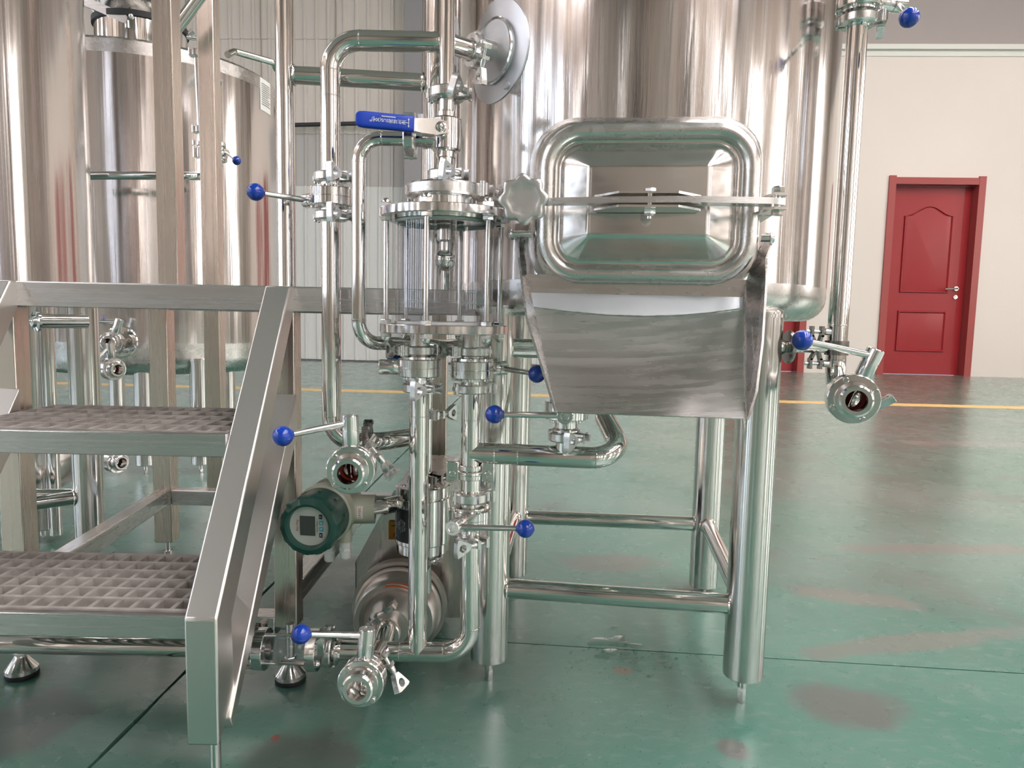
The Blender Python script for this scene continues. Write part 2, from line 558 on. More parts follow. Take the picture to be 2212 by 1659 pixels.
def rough_edge(p0, d, t0, t1, n, off, jit):
    nrm = V((-d.y, d.x, 0))
    return [p0 + d * (t0 + (t1 - t0) * i / n) + nrm * (off + random.uniform(-jit, jit)) for i in range(n + 1)]


def slab(poly):
    struct('floor_slab', MB().prism([V((p.x, p.y, -0.014)) for p in poly], (0, 0, 0.014)), M_FLOOR, floor)


kl = rough_edge(JC, kd, -11, 7.9, 260, 0.0038, 0.0016)
kr_lo = rough_edge(JC, kd, -11, -0.003, 160, -0.0034, 0.0016)
kr_hi = rough_edge(JC, kd, 0.003, 7.9, 60, -0.0034, 0.0012)
jl = rough_edge(JC, jd, 0.004, 11, 60, -0.0018, 0.0003)
jh = rough_edge(JC, jd, 0.004, 11, 60, 0.0018, 0.0003)
slab([V((-9.5, -8.5, 0))] + kl + [V((-9.5, 10.6, 0))])
slab(kr_lo + jl + [V((10.5, -8.5, 0))])
slab(kr_hi[::-1] + jh + [V((10.5, 10.6, 0))])

# yellow line painted on the floor
ya, yb = G(640, 841), G(2212, 881)
yd = (yb - ya).normalized(); yn = V((-yd.y, yd.x, 0)) * 0.09
ya = ya - yd * 3.5; yb = yb + yd * 3
lm = MB().prism([ya - yn, yb - yn, yb + yn, ya + yn], (0, 0, 0.0015))
struct('trim_2', lm, M_YEL)

# back wall frame of reference
WO = V((0, 9.53, 0)); WU = V((0.99875, -0.05, 0)); WN = V((-0.05, -0.99875, 0))


def WB(u, z, n=0.0): return WO + WU * u + WN * n + V((0, 0, z))


def PB(x, y):
    p = RP(x, y, WO, WN); return ((p - WO).dot(WU), p.z)


def wbox(mb, u0, u1, z0, z1, n0, n1):
    return mb.box(WB((u0 + u1) / 2, (z0 + z1) / 2, (n0 + n1) / 2), WU * ((u1 - u0) / 2), WN * ((n1 - n0) / 2), V((0, 0, (z1 - z0) / 2)))


USPLIT = 1.6
d1l = PB(1905, 600)[0]; d1r = PB(2111, 600)[0]; d1t = PB(2020, 384)[1]
d2r = PB(1736, 770)[0]; d2l = d2r - (d1r - d1l)
zband0 = PB(2050, 122)[1]; zband1 = PB(2050, 98)[1]
mb = MB()
for a, b in ((USPLIT, d2l), (d2r, d1l), (d1r, 10.6)):
    wbox(mb, a, b, 0, d1t, -0.25, 0)
wbox(mb, USPLIT, 10.6, d1t, zband0, -0.25, 0)
wall_back = struct('wall_back', mb, M_WALLW)
mb = MB(); wbox(mb, USPLIT, 10.6, zband0, HZ, -0.25, -0.03)
struct('upper_wall', mb, M_WALLUP, wall_back, label='mauve grey upper wall')
mb = MB(); wbox(mb, USPLIT, 10.6, zband1 - 0.06, zband1, -0.03, 0.05)
wbox(mb, USPLIT, 10.6, zband0, zband1 - 0.06, -0.03, 0.012)
struct('trim_1', mb, M_TRIMW)
mb = MB(); wbox(mb, -9.6, USPLIT, 0, HZ, -0.25, -0.05)
wall_clad = struct('wall_rear', mb, M_CLADG)
t1, t2, t3 = PB(700, 402)[1], PB(700, 288)[1], PB(700, 79)[1]


def sheet(u0, u1, z0, z1, n0, mat):
    "one profiled sheet: flat pans and raised ribs"
    prof = []; pitch = 0.158; u = u0
    while u < u1 - 0.02:
        prof += [(u, 0), (u + 0.088, 0), (u + 0.101, 0.022), (u + 0.129, 0.022), (u + 0.142, 0)]
        u += pitch
    prof = [(min(a, u1), b) for a, b in prof] + [(u1, 0)]
    poly = [WB(a, z0, n0 + b) for a, b in prof] + [WB(u1, z0, n0 - 0.004), WB(u0, z0, n0 - 0.004)]
    struct('cladding_sheet', MB().prism(poly, (0, 0, z1 - z0)), mat, wall_clad)


for i in range(11):
    u0 = -9.4 + i; u1 = u0 + 0.998
    if u0 < -7.5: continue
    sheet(u0, u1, 0.02, t1, -0.018, M_CLADW)
    sheet(u0, u1, t1 + 0.004, t2, -0.045, M_CLADG)
    sheet(u0, u1, t2 + 0.004, t3, -0.040, M_CLAD)
    sheet(u0, u1, t3 - 0.02, HZ, -0.030, M_CLAD)
# dark cable tray rod along the cladding, and a grey column
mb = MB(); a = PB(640, 288); b = PB(905, 277)
mb.cyl(WB(a[0] - 3, a[1] - 0.0, 0.08), WB(b[0] + 1.5, b[1] + 0.10, 0.08), 0.028, 12)
struct('trim_3', mb, M_DARKP, sharp=40)
ca, cb = PB(880, 300)[0], PB(916, 300)[0]
mb = MB(); uc = (ca + cb) / 2; hw = (cb - ca) / 2
wbox(mb, ca, cb, 0, HZ, 0.18, 0.195); wbox(mb, ca, cb, 0, HZ, 0.015, 0.03); wbox(mb, uc - 0.008, uc + 0.008, 0, HZ, 0.03, 0.18)
struct('column', mb, M_COLUMN)
mb = MB(); wbox(mb, -9.5, -3.0, 0, 0.05, -0.01, 0.03)
struct('baseboard_rear', mb, M_DARKP)


def arch_panel(u0, u1, z0, z1, rise, n=14):
    "outline of a door panel with an arched head"
    pts = [(u0, z0), (u1, z0), (u1, z1)]
    w_ = u1 - u0
    for i in range(1, n):
        t = i / n
        s = 0.5 - 0.5 * cos(2 * pi * t)
        pts.append((u1 - w_ * t, z1 + rise * s))
    pts.append((u0, z1))
    return pts


def door(name, ul, ur, zt, open_leaf=False):
    fw = 0.085
    mb = MB()
    wbox(mb, ul, ul + fw, 0, zt + 0.02, -0.20, 0.03); wbox(mb, ur - fw, ur, 0, zt + 0.02, -0.20, 0.03)
    wbox(mb, ul + fw, ur - fw, zt - fw, zt, -0.20, 0.025)
    d = struct(name, mb, M_DOORF)
    a, b = ul + fw, ur - fw; zt2 = zt - fw
    w_ = b - a
    mb = MB(); wbox(mb, a + 0.004, b - 0.004, 0.006, zt2 - 0.004, -0.16, -0.115)
    leaf = struct('door_leaf', mb, M_DOOR, d)

    def inset(outline, dn=0.022, bev=0.032):
        c = (sum(p[0] for p in outline) / len(outline), sum(p[1] for p in outline) / len(outline))
        mb = MB(); k = len(outline)

        def sc(s): # shrink towards the centre by s metres
            hw = max(abs(p[0] - c[0]) for p in outline); hh = max(abs(p[1] - c[1]) for p in outline)
            return [(c[0] + (p[0] - c[0]) * (1 - s / hw), c[1] + (p[1] - c[1]) * (1 - s / hh)) for p in outline]
        rings = [(outline, -0.115), (sc(0.008), -0.115 + dn), (sc(bev * 0.6), -0.115 + dn), (sc(bev), -0.112), (sc(bev * 2.1), -0.104)]
        vs = [WB(p[0], p[1], n) for r, n in rings for p in r]
        fs = []
        for q in range(len(rings) - 1):
            for i in range(k):
                fs.append([q * k + i, q * k + (i + 1) % k, (q + 1) * k + (i + 1) % k, (q + 1) * k + i])
        fs.append([(len(rings) - 1) * k + i for i in range(k)])
        mb.add(vs, fs)
        part('door_panel', mb, M_DOOR, leaf, sharp=25)
    pl, pr = a + w_ * 0.19, a + w_ * 0.80
    inset(arch_panel(pl, pr, zt2 * 0.44, zt2 * 0.845, zt2 * 0.05))
    inset([(pl, zt2 * 0.125), (pr, zt2 * 0.125), (pr, zt2 * 0.345), (pl, zt2 * 0.345)])
    if not open_leaf:
        mb = MB(); hu = b - 0.11; hz = PB(2078, 623)[1]
        mb.cyl(WB(hu, hz, -0.115), WB(hu, hz, -0.10), 0.03, 18); mb.cyl(WB(hu, hz, -0.10), WB(hu, hz, -0.06), 0.011, 12)
        mb.tube([WB(hu, hz, -0.062), WB(hu - 0.07, hz - 0.004, -0.058), WB(hu - 0.16, hz - 0.008, -0.062)], 0.011, 10)
        mb.cyl(WB(hu, hz - 0.11, -0.115), WB(hu, hz - 0.11, -0.10), 0.027, 18)
        part('door_handle', mb, M_FIT, d)
    return d


door_1 = door('door_1', d1l, d1r, d1t)
door_2 = door('door_2', d2l, d2r, d1t, True)

# the other walls, roof and windows of the hall (behind and beside the camera)
struct('wall_left', MB().box((-9.6, 1.0, HZ / 2), 0.1, 9.6, HZ / 2), M_HALL)
struct('wall_right', MB().box((10.6, 1.0, HZ / 2), 0.1, 9.6, HZ / 2), M_HALL)
struct('wall_front', MB().box((0.5, -8.6, HZ / 2), 10.2, 0.1, HZ / 2), M_HALL)
struct('ceiling', MB().box((0.5, 1.0, HZ + 0.08), 10.2, 9.8, 0.08), M_CEIL)
WN_ = [0]


def window(c, hu, hz_, inward, mat):
    "framed bright window standing on a wall: c centre, hu half-width vector, inward normal"
    WN_[0] += 1
    c = V(c); inward = V(inward); z = V((0, 0, 1)); f = 0.05
    h = hu.length; un = hu.normalized()
    mb = MB()
    for s in (-1, 1):
        mb.box(c + un * (h * s) + inward * 0.03, un * f, inward * 0.03, z * (hz_ + f))
        mb.box(c + z * (hz_ * s) + inward * 0.03, un * (h - f), inward * 0.03, z * f)
    mb.box(c + inward * 0.03, un * (h - f), inward * 0.025, z * 0.025)
    o = struct('window_%d' % WN_[0], mb, M_TRIMW)
    for s in (-1, 1):
        part('pane', MB().box(c + z * (s * (hz_ / 2 - 0.01)) + inward * 0.012, un * (h - f), inward * 0.006, z * (hz_ / 2 - 0.04)), mat, o, sharp=0)
    return o


for y in (-6.0, -3.4, -0.8, 1.8, 4.4):
    window((-9.5, y, 2.6), V((0, 0.30, 0)), 1.9, (1, 0, 0), M_WINL)
for x, hw in ((-8.7, 0.30), (-3.1, 0.10), (2.8, 0.10), (4.2, 0.16), (5.6, 0.22), (7.8, 0.35)):
    window((x, -8.5, 2.7), V((hw, 0, 0)), 1.9, (0, 1, 0), M_WINB)
for y in (-5.6, -2.2, 1.2, 4.6):
    window((10.5, y, 2.7), V((0, 0.45, 0)), 1.7, (-1, 0, 0), M_WINR)
# translucent roof strips
for x in (-8.6, 2.7, 5.0, 7.6):
    mb = MB(); mb.box((x, -1.2, HZ - 0.01), 0.34, 6.6, 0.008)
    WN_[0] += 1
    mf = MB()
    for s in (-1, 1): mf.box((x + s * 0.38, -1.2, HZ - 0.03), 0.04, 6.68, 0.03)
    o = struct('window_%d' % WN_[0], mf, M_TRIMW)
    part('pane', mb, M_SKYL, o, sharp=0)

# unseen columns added to put dark and pale streaks in the steel's reflections
for x, hw, mt in ((-7.6, 0.18, M_HALLC), (-5.6, 0.14, M_HALLD), (-3.6, 0.20, M_HALLC), (-1.3, 0.16, M_HALLC), (0.6, 0.10, M_HALLD), (2.1, 0.20, M_HALLC), (4.3, 0.16, M_HALLD), (6.6, 0.2, M_HALLC), (9.4, 0.2, M_HALLD)):
    struct('column', MB().box((x, -8.36, HZ / 2), hw, 0.14, HZ / 2 - 0.01), mt)
for y in (-7.0, -4.6, -2.0, 0.6, 3.2, 6.4):
    struct('column', MB().box((-9.36, y, HZ / 2), 0.14, 0.17, HZ / 2 - 0.01), M_HALLC if y in (-4.6, 0.6) else M_HALLD)
    struct('column', MB().box((10.36, y, HZ / 2), 0.14, 0.17, HZ / 2 - 0.01), M_HALLC if y in (-2.0, 3.2) else M_HALLD)

# ================================================================ FITTINGS
def wing_nut(mb, c, t, wd, s=1.0):
    "flat eye-shaped wing: c neck point, t along the bolt, wd width direction of the wing; thickness is t x wd"
    t = V(t).normalized(); wd = (V(wd) - t * t.dot(V(wd))).normalized(); th = t.cross(wd)
    s = s * 1.15
    out = [(0.0035, 0), (0.0065, 0.006), (0.0135, 0.0215), (0.0125, 0.0235), (-0.0125, 0.0235), (-0.0135, 0.0215), (-0.0065, 0.006), (-0.0035, 0)]
    out = [(a * s, b * s) for a, b in out]
    cc = (0.0, 0.0145 * s); r = 0.0058 * s
    n = 24
    inner = [(cc[0] + r * cos(2 * pi * i / n), cc[1] + r * sin(2 * pi * i / n)) for i in range(n)]

    def hit(dx, dy):
        best = 1e9
        for i in range(len(out)):
            ax, ay = out[i]; bx, by = out[(i + 1) % len(out)]
            ex, ey = bx - ax, by - ay; den = dx * ey - dy * ex
            if abs(den) < 1e-12: continue
            tt = ((ax - cc[0]) * ey - (ay - cc[1]) * ex) / den; ss = ((ax - cc[0]) * dy - (ay - cc[1]) * dx) / den
            if tt > 0 and -1e-6 <= ss <= 1 + 1e-6: best = min(best, tt)
        return best
    outer = []
    for i in range(n):
        dx, dy = cos(2 * pi * i / n), sin(2 * pi * i / n); q = hit(dx, dy)
        outer.append((cc[0] + dx * q, cc[1] + dy * q))
    h = 0.0045 * s
    vs = []
    for ring in (outer, inner):
        for sg in (-1, 1):
            vs += [V(c) + wd * a + t * b + th * (h * sg) for a, b in ring]
    fs = []
    for i in range(n):
        j = (i + 1) % n
        fs += [[i, j, n + j, n + i], [2 * n + i, 3 * n + i, 3 * n + j, 2 * n + j], [i, 2 * n + i, 2 * n + j, j], [n + i, n + j, 3 * n + j, 3 * n + i]]
    mb.add(vs, fs)


CLAMP_GROUP = 'tri-clover clamps joining the pipes'


def clamp(C, A, W, label, sign=1, R=0.028, h=0.0075, ri=0.0185, wing=None, mat=None, s=1.0, group=CLAMP_GROUP):
    "hinged pipe clamp: C centre, A pipe axis, W towards the bolt; sign picks the wing-nut end of the bolt"
    C = V(C); A = V(A).normalized(); W = (V(W) - A * A.dot(V(W))).normalized(); T = A.cross(W) * sign
    mat = mat or M_CAST
    t = thing('tri_clamp', label, 'clamp', C, group)
    prof = [(ri, -h), (R - 0.002, -h), (R, -h * 0.72), (R, h * 0.72), (R - 0.002, h), (ri, h), (ri + 0.0015, h * 0.5), (ri + 0.0015, -h * 0.5)]
    for k, sg in ((0, 1), (1, -1)):
        mb = MB()
        g0 = 0.0075 * s / R
        mb.lathe(C, A, prof, 22, loop=True, ang=(g0, pi - 0.10) if sg > 0 else (-pi + 0.10, -g0), ref=W)
        tt = A.cross(W) * sg
        lug = C + W * (R + 0.004 * s) + tt * 0.0085 * s
        mb.box(lug, W * (0.0085 * s), tt * (0.0028 * s), A * h * 0.93)
        part('band', mb, mat, t)
    mb = MB()
    for sg in (-1, 1):
        q = C - W * (R + 0.0005 * s) + T * (0.0042 * s * sg)
        mb.cyl(q - A * h * 1.25, q + A * h * 1.25, 0.0026 * s, 10, bev=0.0008)
    mb.box(C - W * (R + 0.0022 * s), W * 0.0022 * s, T * 0.0058 * s, A * h * 0.45)
    part('hinge', mb, mat, t)
    b0 = C + W * (R + 0.0065 * s)
    mb = MB().cyl(b0 - T * 0.014 * s, b0 + T * 0.022 * s, 0.0029 * s, 12)
    mb.cyl(b0 - T * 0.0125 * s - A * h * 1.15, b0 - T * 0.0125 * s + A * h * 1.15, 0.0034 * s, 12)
    part('bolt', mb, mat, t)
    mb = MB().lathe(b0 + T * 0.0115 * s, T, [(0.0055 * s, 0), (0.0055 * s, 0.004 * s), (0.0046 * s, 0.011 * s), (0.0040 * s, 0.013 * s)], 14)
    wing_nut(mb, b0 + T * 0.0235 * s, T, wing if wing is not None else A, s)
    part('wing_nut', mb, mat, t)
    return t


VALVE_GROUP = 'butterfly valves with blue ball knobs'


def valve(C, A, N, ball, label, R=0.0349, scale=1.0, lever=True, tilt=0.0, open_=0.0, hub_len=0.044, knob=True, mat=None, seal=True, group=VALVE_GROUP):
    "sanitary butterfly valve: two bolted flanges, disc, stem hub, lever with ball knob"
    C = V(C); A = V(A).normalized(); N = (V(N) - A * A.dot(V(N))).normalized(); B = A.cross(N)
    mat = mat or M_FIT
    k = scale
    t = thing('butterfly_valve', label, 'valve', C, group)
    bore, L = 0.0150 * k, 0.036 * k
    pr = [(bore, -L), (0.0205 * k, -L), (0.0230 * k, -L + 0.002 * k), (0.0230 * k, -L + 0.0045 * k), (0.0182 * k, -L + 0.0075 * k), (0.0182 * k, -0.0195 * k),
          (0.0265 * k, -0.0180 * k), (0.0270 * k, -0.0145 * k), (R - 0.0012, -0.0142 * k), (R, -0.0130 * k), (R, -0.0006)]
    pr = pr + [(R - 0.0009, 0.0)] + [(a, -b) for a, b in pr[::-1]]
    body = part('body', MB().lathe(C, A, pr, 40, loop=True), mat, t)
    if seal:
        mb = MB().lathe(C, A, [(bore + 0.0002, -0.008 * k), (bore - 0.0016 * k, -0.006 * k), (bore - 0.0016 * k, 0.006 * k), (bore + 0.0002, 0.008 * k)], 28, loop=True)
        part('seal', mb, M_RED, t, 'red silicone seal ring')
    n_d = (A * cos(open_) + B * sin(open_))
    mb = MB().lathe(C - n_d * 0.002 * k, n_d, [(0, 0), (bore * 0.55, -0.0006), (bore - 0.0022, 0.0010 * k), (bore - 0.0022, 0.003 * k), (bore * 0.55, 0.0046 * k), (0, 0.0046 * k)], 28)
    mb.cyl(C - N * (bore - 0.001), C + N * (bore - 0.001), 0.003 * k, 12)
    part('disc', mb, M_FIT, t)
    for i in range(4):
        an = pi / 4 + i * pi / 2
        q = C + (N * cos(an) + B * sin(an)) * (R - 0.0055 * k)
        mb = MB()
        for sg in (-1, 1):
            mb.cyl(q + A * sg * 0.0138 * k, q + A * sg * 0.0182 * k, 0.0042 * k, 14, bev=0.0006)
            mb.lathe(q + A * sg * 0.0180 * k, A * sg, [(0.0021 * k, 0), (0.0021 * k, 0.0004), (0.0, 0.0004)], 6)
        mb.cyl(q - A * 0.014 * k, q + A * 0.014 * k, 0.0022 * k, 8)
        part('bolt', mb, mat, t)
    h0, h1 = R - 0.006 * k, R + hub_len * k
    rh = 0.0122 * k
    mb = MB().lathe(C, N, [(0.009 * k, h0), (rh - 0.001, h0 + 0.004 * k), (rh, h0 + 0.006 * k), (rh, h0 + (h1 - h0) * 0.55)], 26)
    part('stem_housing', mb, mat, t)
    mb = MB().lathe(C, N, [(rh * 0.93, h0 + (h1 - h0) * 0.545), (rh * 0.93, h0 + (h1 - h0) * 0.57), (rh * 1.02, h0 + (h1 - h0) * 0.575), (rh * 1.02, h1 - 0.0012), (rh * 0.94, h1), (rh * 0.55, h1), (rh * 0.5, h1 - 0.0006), (0, h1 - 0.0004)], 26)
    part('handle_hub', mb, mat, t)
    if lever:
        ball = V(ball); hp = C + N * (h0 + (h1 - h0) * 0.78)
        d = (ball - hp).normalized()
        mb = MB().tube([hp + d * rh * 0.6, hp + d * ((ball - hp).length * 0.55), ball - d * 0.006 * k], [0.0050 * k, 0.0047 * k, 0.0040 * k], 14)
        lv = part('lever', mb, mat, t)
        rb = 0.0142 * k
        mb = MB().sphere(ball, rb, 26, 16)
        mb.lathe(ball, d.cross(A + N * 0.3), [(rb * 0.99, -0.0005 * k), (rb * 1.012, -0.0003 * k), (rb * 1.012, 0.0003 * k), (rb * 0.99, 0.0005 * k)], 26, loop=True)
        mb.lathe(ball - d * rb * 1.04, d, [(0.0045 * k, 0), (0.0062 * k, 0.0012 * k), (0.0072 * k, 0.003 * k)], 16)
        part('knob', mb, M_BLUE, lv, 'blue plastic ball knob')
    return t


def ferrule(mb, C, A, side, r=0.0165, k=1.0):
    "weld ferrule: short neck and rim ending at plane C, body extending along A*side"
    A = V(A).normalized() * side
    mb.lathe(C, A, [(r * 0.86, 0.0004), (0.0245 * k, 0.0004), (0.0245 * k, 0.0022), (r + 0.0012, 0.006), (r, 0.009), (r * 0.86, 0.009)], 26, loop=True)


def weld(mb, p, d, r):
    d = V(d).normalized()
    mb.lathe(V(p) - d * 0.001, d, [(r, 0), (r + 0.00045, 0.0005), (r + 0.00045, 0.0015), (r, 0.002)], 24)


def pipe_mb(pts, r, bend, welds=True, n=10):
    mb = MB(); f = fillet(pts, bend, n)
    mb.tube(f, r, 24)
    return mb


def foot_mb(c, htop, rod=0.0065, R=0.026):
    "levelling foot on the floor at c: bell, hex, threaded rod up to htop"
    c = V((c.x, c.y, 0)); z = V((0, 0, 1))
    rub = MB().lathe(c, z, [(R * 0.98, 0), (R * 1.03, 0.003), (R * 1.0, 0.009)], 28)
    bell = MB().lathe(c + z * 0.009, z, [(R, 0), (R, 0.007), (R * 0.94, 0.009), (0.0115, 0.028), (0.0105, 0.031)], 30)
    nut = MB().hexa(c + z * 0.037, z, 0.0112, 0.011)
    nut.cyl(c + z * 0.0385, c + z * htop, rod, 16)
    return rub, bell, nut

# ================================================================ MAIN TANK
Z = V((0, 0, 1))
FR, FL, RR, RL = G(1608, 1522), G(1041, 1475), G(1518, 1275), G(1095, 1250)
TC = V((0.252, 1.492, 0))
# the legs stand a few millimetres in from the rim
FR += V((-0.004, 0.006, 0)); FL += V((0.012, 0.010, 0)); RL += V((0.016, -0.018, 0))
TR = 0.366
TZ0 = 0.678
MU = V((0.9926, -0.121, 0)); MN = V((-0.121, -0.9926, 0))
tank = thing('brewing_tank', 'large polished round tank on four legs with a manway, centre of the photo', 'tank', TC)
mb = MB()
rc = 0.045
prof = [(0.0, TZ0 - 0.004), (TR - rc - 0.1, TZ0 - 0.002)] + [(TR - rc + rc * sin(a), TZ0 + rc - rc * cos(a)) for a in [i * pi / 2 / 8 for i in range(9)]]
prof += [(TR, TZ0 + 0.062)]
mb.lathe(TC, Z, prof, 96)
part('bottom_dish', mb, M_TANKBAND, tank, 'satin bottom rim')


def shell_mb(c, r, z0, z1, seed, dents=(), nseg=220, nz=70):
    "rolled sheet shell: slight ripples, and flattened areas (angle, z, half-width, half-height, depth) around welded-in fittings"
    rnd = random.Random(seed)
    rip = [(rnd.randint(2, 14), rnd.uniform(0.5, 4.0), rnd.uniform(0, 6.3), rnd.uniform(0, 6.3), rnd.uniform(0.00008, 0.00025)) for _ in range(12)]
    vs = []; fs = []
    for j in range(nz + 1):
        z = z0 + (z1 - z0) * j / nz
        for i in range(nseg):
            t = 2 * pi * i / nseg
            rr = r + sum(a * sin(k * t + p1) * sin(q * z + p2) for k, q, p1, p2, a in rip)
            for an, zz, hw, hh, dp_ in dents:
                du = ((t - an + pi) % (2 * pi) - pi) * r
                rr -= dp_ * math.exp(-(du / hw) ** 2 - ((z - zz) / hh) ** 2)
            vs.append(V((c.x + rr * cos(t), c.y + rr * sin(t), z)))
    for j in range(nz):
        for i in range(nseg):
            k = (i + 1) % nseg
            fs.append([j * nseg + i, j * nseg + k, (j + 1) * nseg + k, (j + 1) * nseg + i])
    return MB().add(vs, fs)


a_man = atan2(-MN.x * -1, 1) if False else atan2(MN.y, MN.x)
mb = shell_mb(TC, TR + 0.0002, TZ0 + 0.0605, 1.9, 4, ((a_man, 0.86, 0.20, 0.20, 0.013),))
mb.lathe(TC, Z, [(TR, 1.9), (TR - 0.05, 1.98), (0.02, 2.02)], 96)
part('shell', mb, M_TANK, tank)
RL_LEG = 0.0345


def leg_part(p, name='leg', r=RL_LEG, z0=None, z1=TZ0 + 0.004, foot=0.008, par=tank, mat=None):
    zb = z0
    mb = MB().lathe(V((p.x, p.y, 0)), Z, [(r - 0.002, zb), (r, zb + 0.002), (r, z1 - 0.003), (r - 0.004, z1)], 40)
    mb.lathe(V((p.x, p.y, 0)), Z, [(r - 0.001, z1 - 0.012), (r + 0.004, z1 - 0.012), (r + 0.004, z1 - 0.006), (r - 0.001, z1 - 0.006)], 40, loop=True)
    o = part(name, mb, mat or M_LEG, par)
    mb = MB().cyl(V((p.x, p.y, zb - 0.022)), V((p.x, p.y, zb + 0.01)), foot, 16)
    c = V((p.x, p.y, 0)); f2 = foot * 0.92
    mb.lathe(c, Z, [(f2 * 0.93, 0.0), (f2, 0.002), (f2, zb - 0.022), (f2 * 0.9, zb - 0.020)], 4)
    part('foot_bolt', mb, M_FIT, o)
    return o


zb = P(1608, 1476, FR.y - 0.03).z
zbl = P(1041, 1437, FL.y - 0.03).z
LT_ = TZ0 + 0.018
leg_part(FR, z0=zb, z1=LT_); leg_part(FL, z0=zbl, z1=LT_)
leg_part(RR, z0=P(1518, 1264, RR.y).z, z1=LT_); leg_part(RL, z0=P(1095, 1238, RL.y).z, z1=LT_)
zbr = P(1330, 1287, (FR.y + FL.y) / 2).z
zbk = P(1310, 1124, (RR.y + RL.y) / 2).z


def brace(a, b, z, r=0.0175, name='brace'):
    a = V((a.x, a.y, z)); b = V((b.x, b.y, z)); d = (b - a).normalized()
    mb = MB().tube([a + d * 0.02, b - d * 0.02], r, 22)
    for e, s in ((a, 1), (b, -1)):
        q = e + d * s * (RL_LEG * 0.93)
        mb.tube([q + (perp(d)[0] * cos(t) + perp(d)[1] * sin(t)) * (r + 0.0012) for t in [2 * pi * i / 20 for i in range(20)]], 0.0022, 6, closed=True)
    part(name, mb, M_PIPE, tank)


brace(FL, FR, zbr); brace(RL, RR, zbk)
brace(RR, FR, (zbr + zbk) / 2 - 0.0); brace(RL, FL, (zbr + zbk) / 2)

# side outlet pad with its flange on the left flank
d = ray(1070, 112); d = V((d.x, d.y, d.z))
aa = d.x * d.x + d.y * d.y; bb = -2 * (d.x * TC.x + d.y * TC.y); cc = TC.x ** 2 + TC.y ** 2 - TR ** 2
tt = (-bb - sqrt(bb * bb - 4 * aa * cc)) / (2 * aa)
FLC = CAMP + d * tt
FLN = V((FLC.x - TC.x, FLC.y - TC.y, 0)).normalized()
FLT = Z.cross(FLN)


def on_tank(c, a, b, off):
    "point on the shell a metres along the girth and b up from c"
    th = atan2(c.y - TC.y, c.x - TC.x) + a / TR
    return V((TC.x + (TR + off) * cos(th), TC.y + (TR + off) * sin(th), c.z + b))


mb = MB(); n = 48
vs = []; fs = []
for q, rr in enumerate((0.0, 0.03, 0.06, 0.082, 0.083)):
    for i in range(n):
        t = 2 * pi * i / n
        vs.append(on_tank(FLC, rr * cos(t), rr * sin(t) * 1.04, 0.0016 if q < 4 else -0.001))
for q in range(4):
    for i in range(n):
        fs.append([q * n + i, q * n + (i + 1) % n, (q + 1) * n + (i + 1) % n, (q + 1) * n + i])
mb.add(vs, fs)
pad = part('outlet_pad', mb, M_PAD, tank, 'round white satin patch')
mb = MB().lathe(FLC - FLN * 0.012, FLN, [(0.052, 0), (0.052, 0.017), (0.050, 0.019), (0.0175, 0.019)], 48)
part('outlet_flange', mb, M_PAD, pad)
mb = MB().tube([FLC + FLN * 0.0055 + (FLT * cos(t) + Z * sin(t)) * 0.0535 for t in [2 * pi * i / 60 for i in range(60)]], [0.0016 + 0.0007 * (i % 2) for i in range(60)], 6, closed=True)
part('weld_bead', mb, M_FIT, pad)
mb = MB(); mb.lathe(FLC + FLN * 0.0, FLN, [(0.0165, 0), (0.0165, 0.036), (0.024, 0.039), (0.024, 0.043), (0.014, 0.043)], 28)
part('outlet_ferrule', mb, M_PIPE, pad)
bp_ = on_tank(FLC, 0.036, -0.064, 0.0)
part('plug', MB().lathe(bp_, FLN, [(0.0075, -0.003), (0.0075, 0.004), (0.006, 0.0055), (0, 0.0058)], 18), M_PAD, pad)

# manway
MO = P(1403, 441, 1.052)


def ML(u, v, n): return MO + MU * u + Z * v + MN * n


def PM(x, y, n): return RP(x, y, MO + MN * n, MN)


def mloc(p): q = p - MO; return q.dot(MU), q.z, q.dot(MN)


def rrect(hw, hh, c, n, k=7, cx=0.0, cy=0.0):
    pts = []
    for sx, sy, a0 in ((1, 1, 0), (-1, 1, pi / 2), (-1, -1, pi), (1, -1, 3 * pi / 2)):
        for i in range(k + 1):
            t = a0 + pi / 2 * i / k
            pts.append(ML(cx + sx * (hw - c) + c * cos(t), cy + sy * (hh - c) + c * sin(t), n))
    return pts


def loft(loops, cap=True):
    mb = MB(); k = len(loops[0])
    vs = [p for l in loops for p in l]; fs = []
    for q in range(len(loops) - 1):
        for i in range(k):
            fs.append([q * k + i, q * k + (i + 1) % k, (q + 1) * k + (i + 1) % k, (q + 1) * k + i])
    if cap: fs.append([(len(loops) - 1) * k + i for i in range(k)])
    return mb.add(vs, fs)


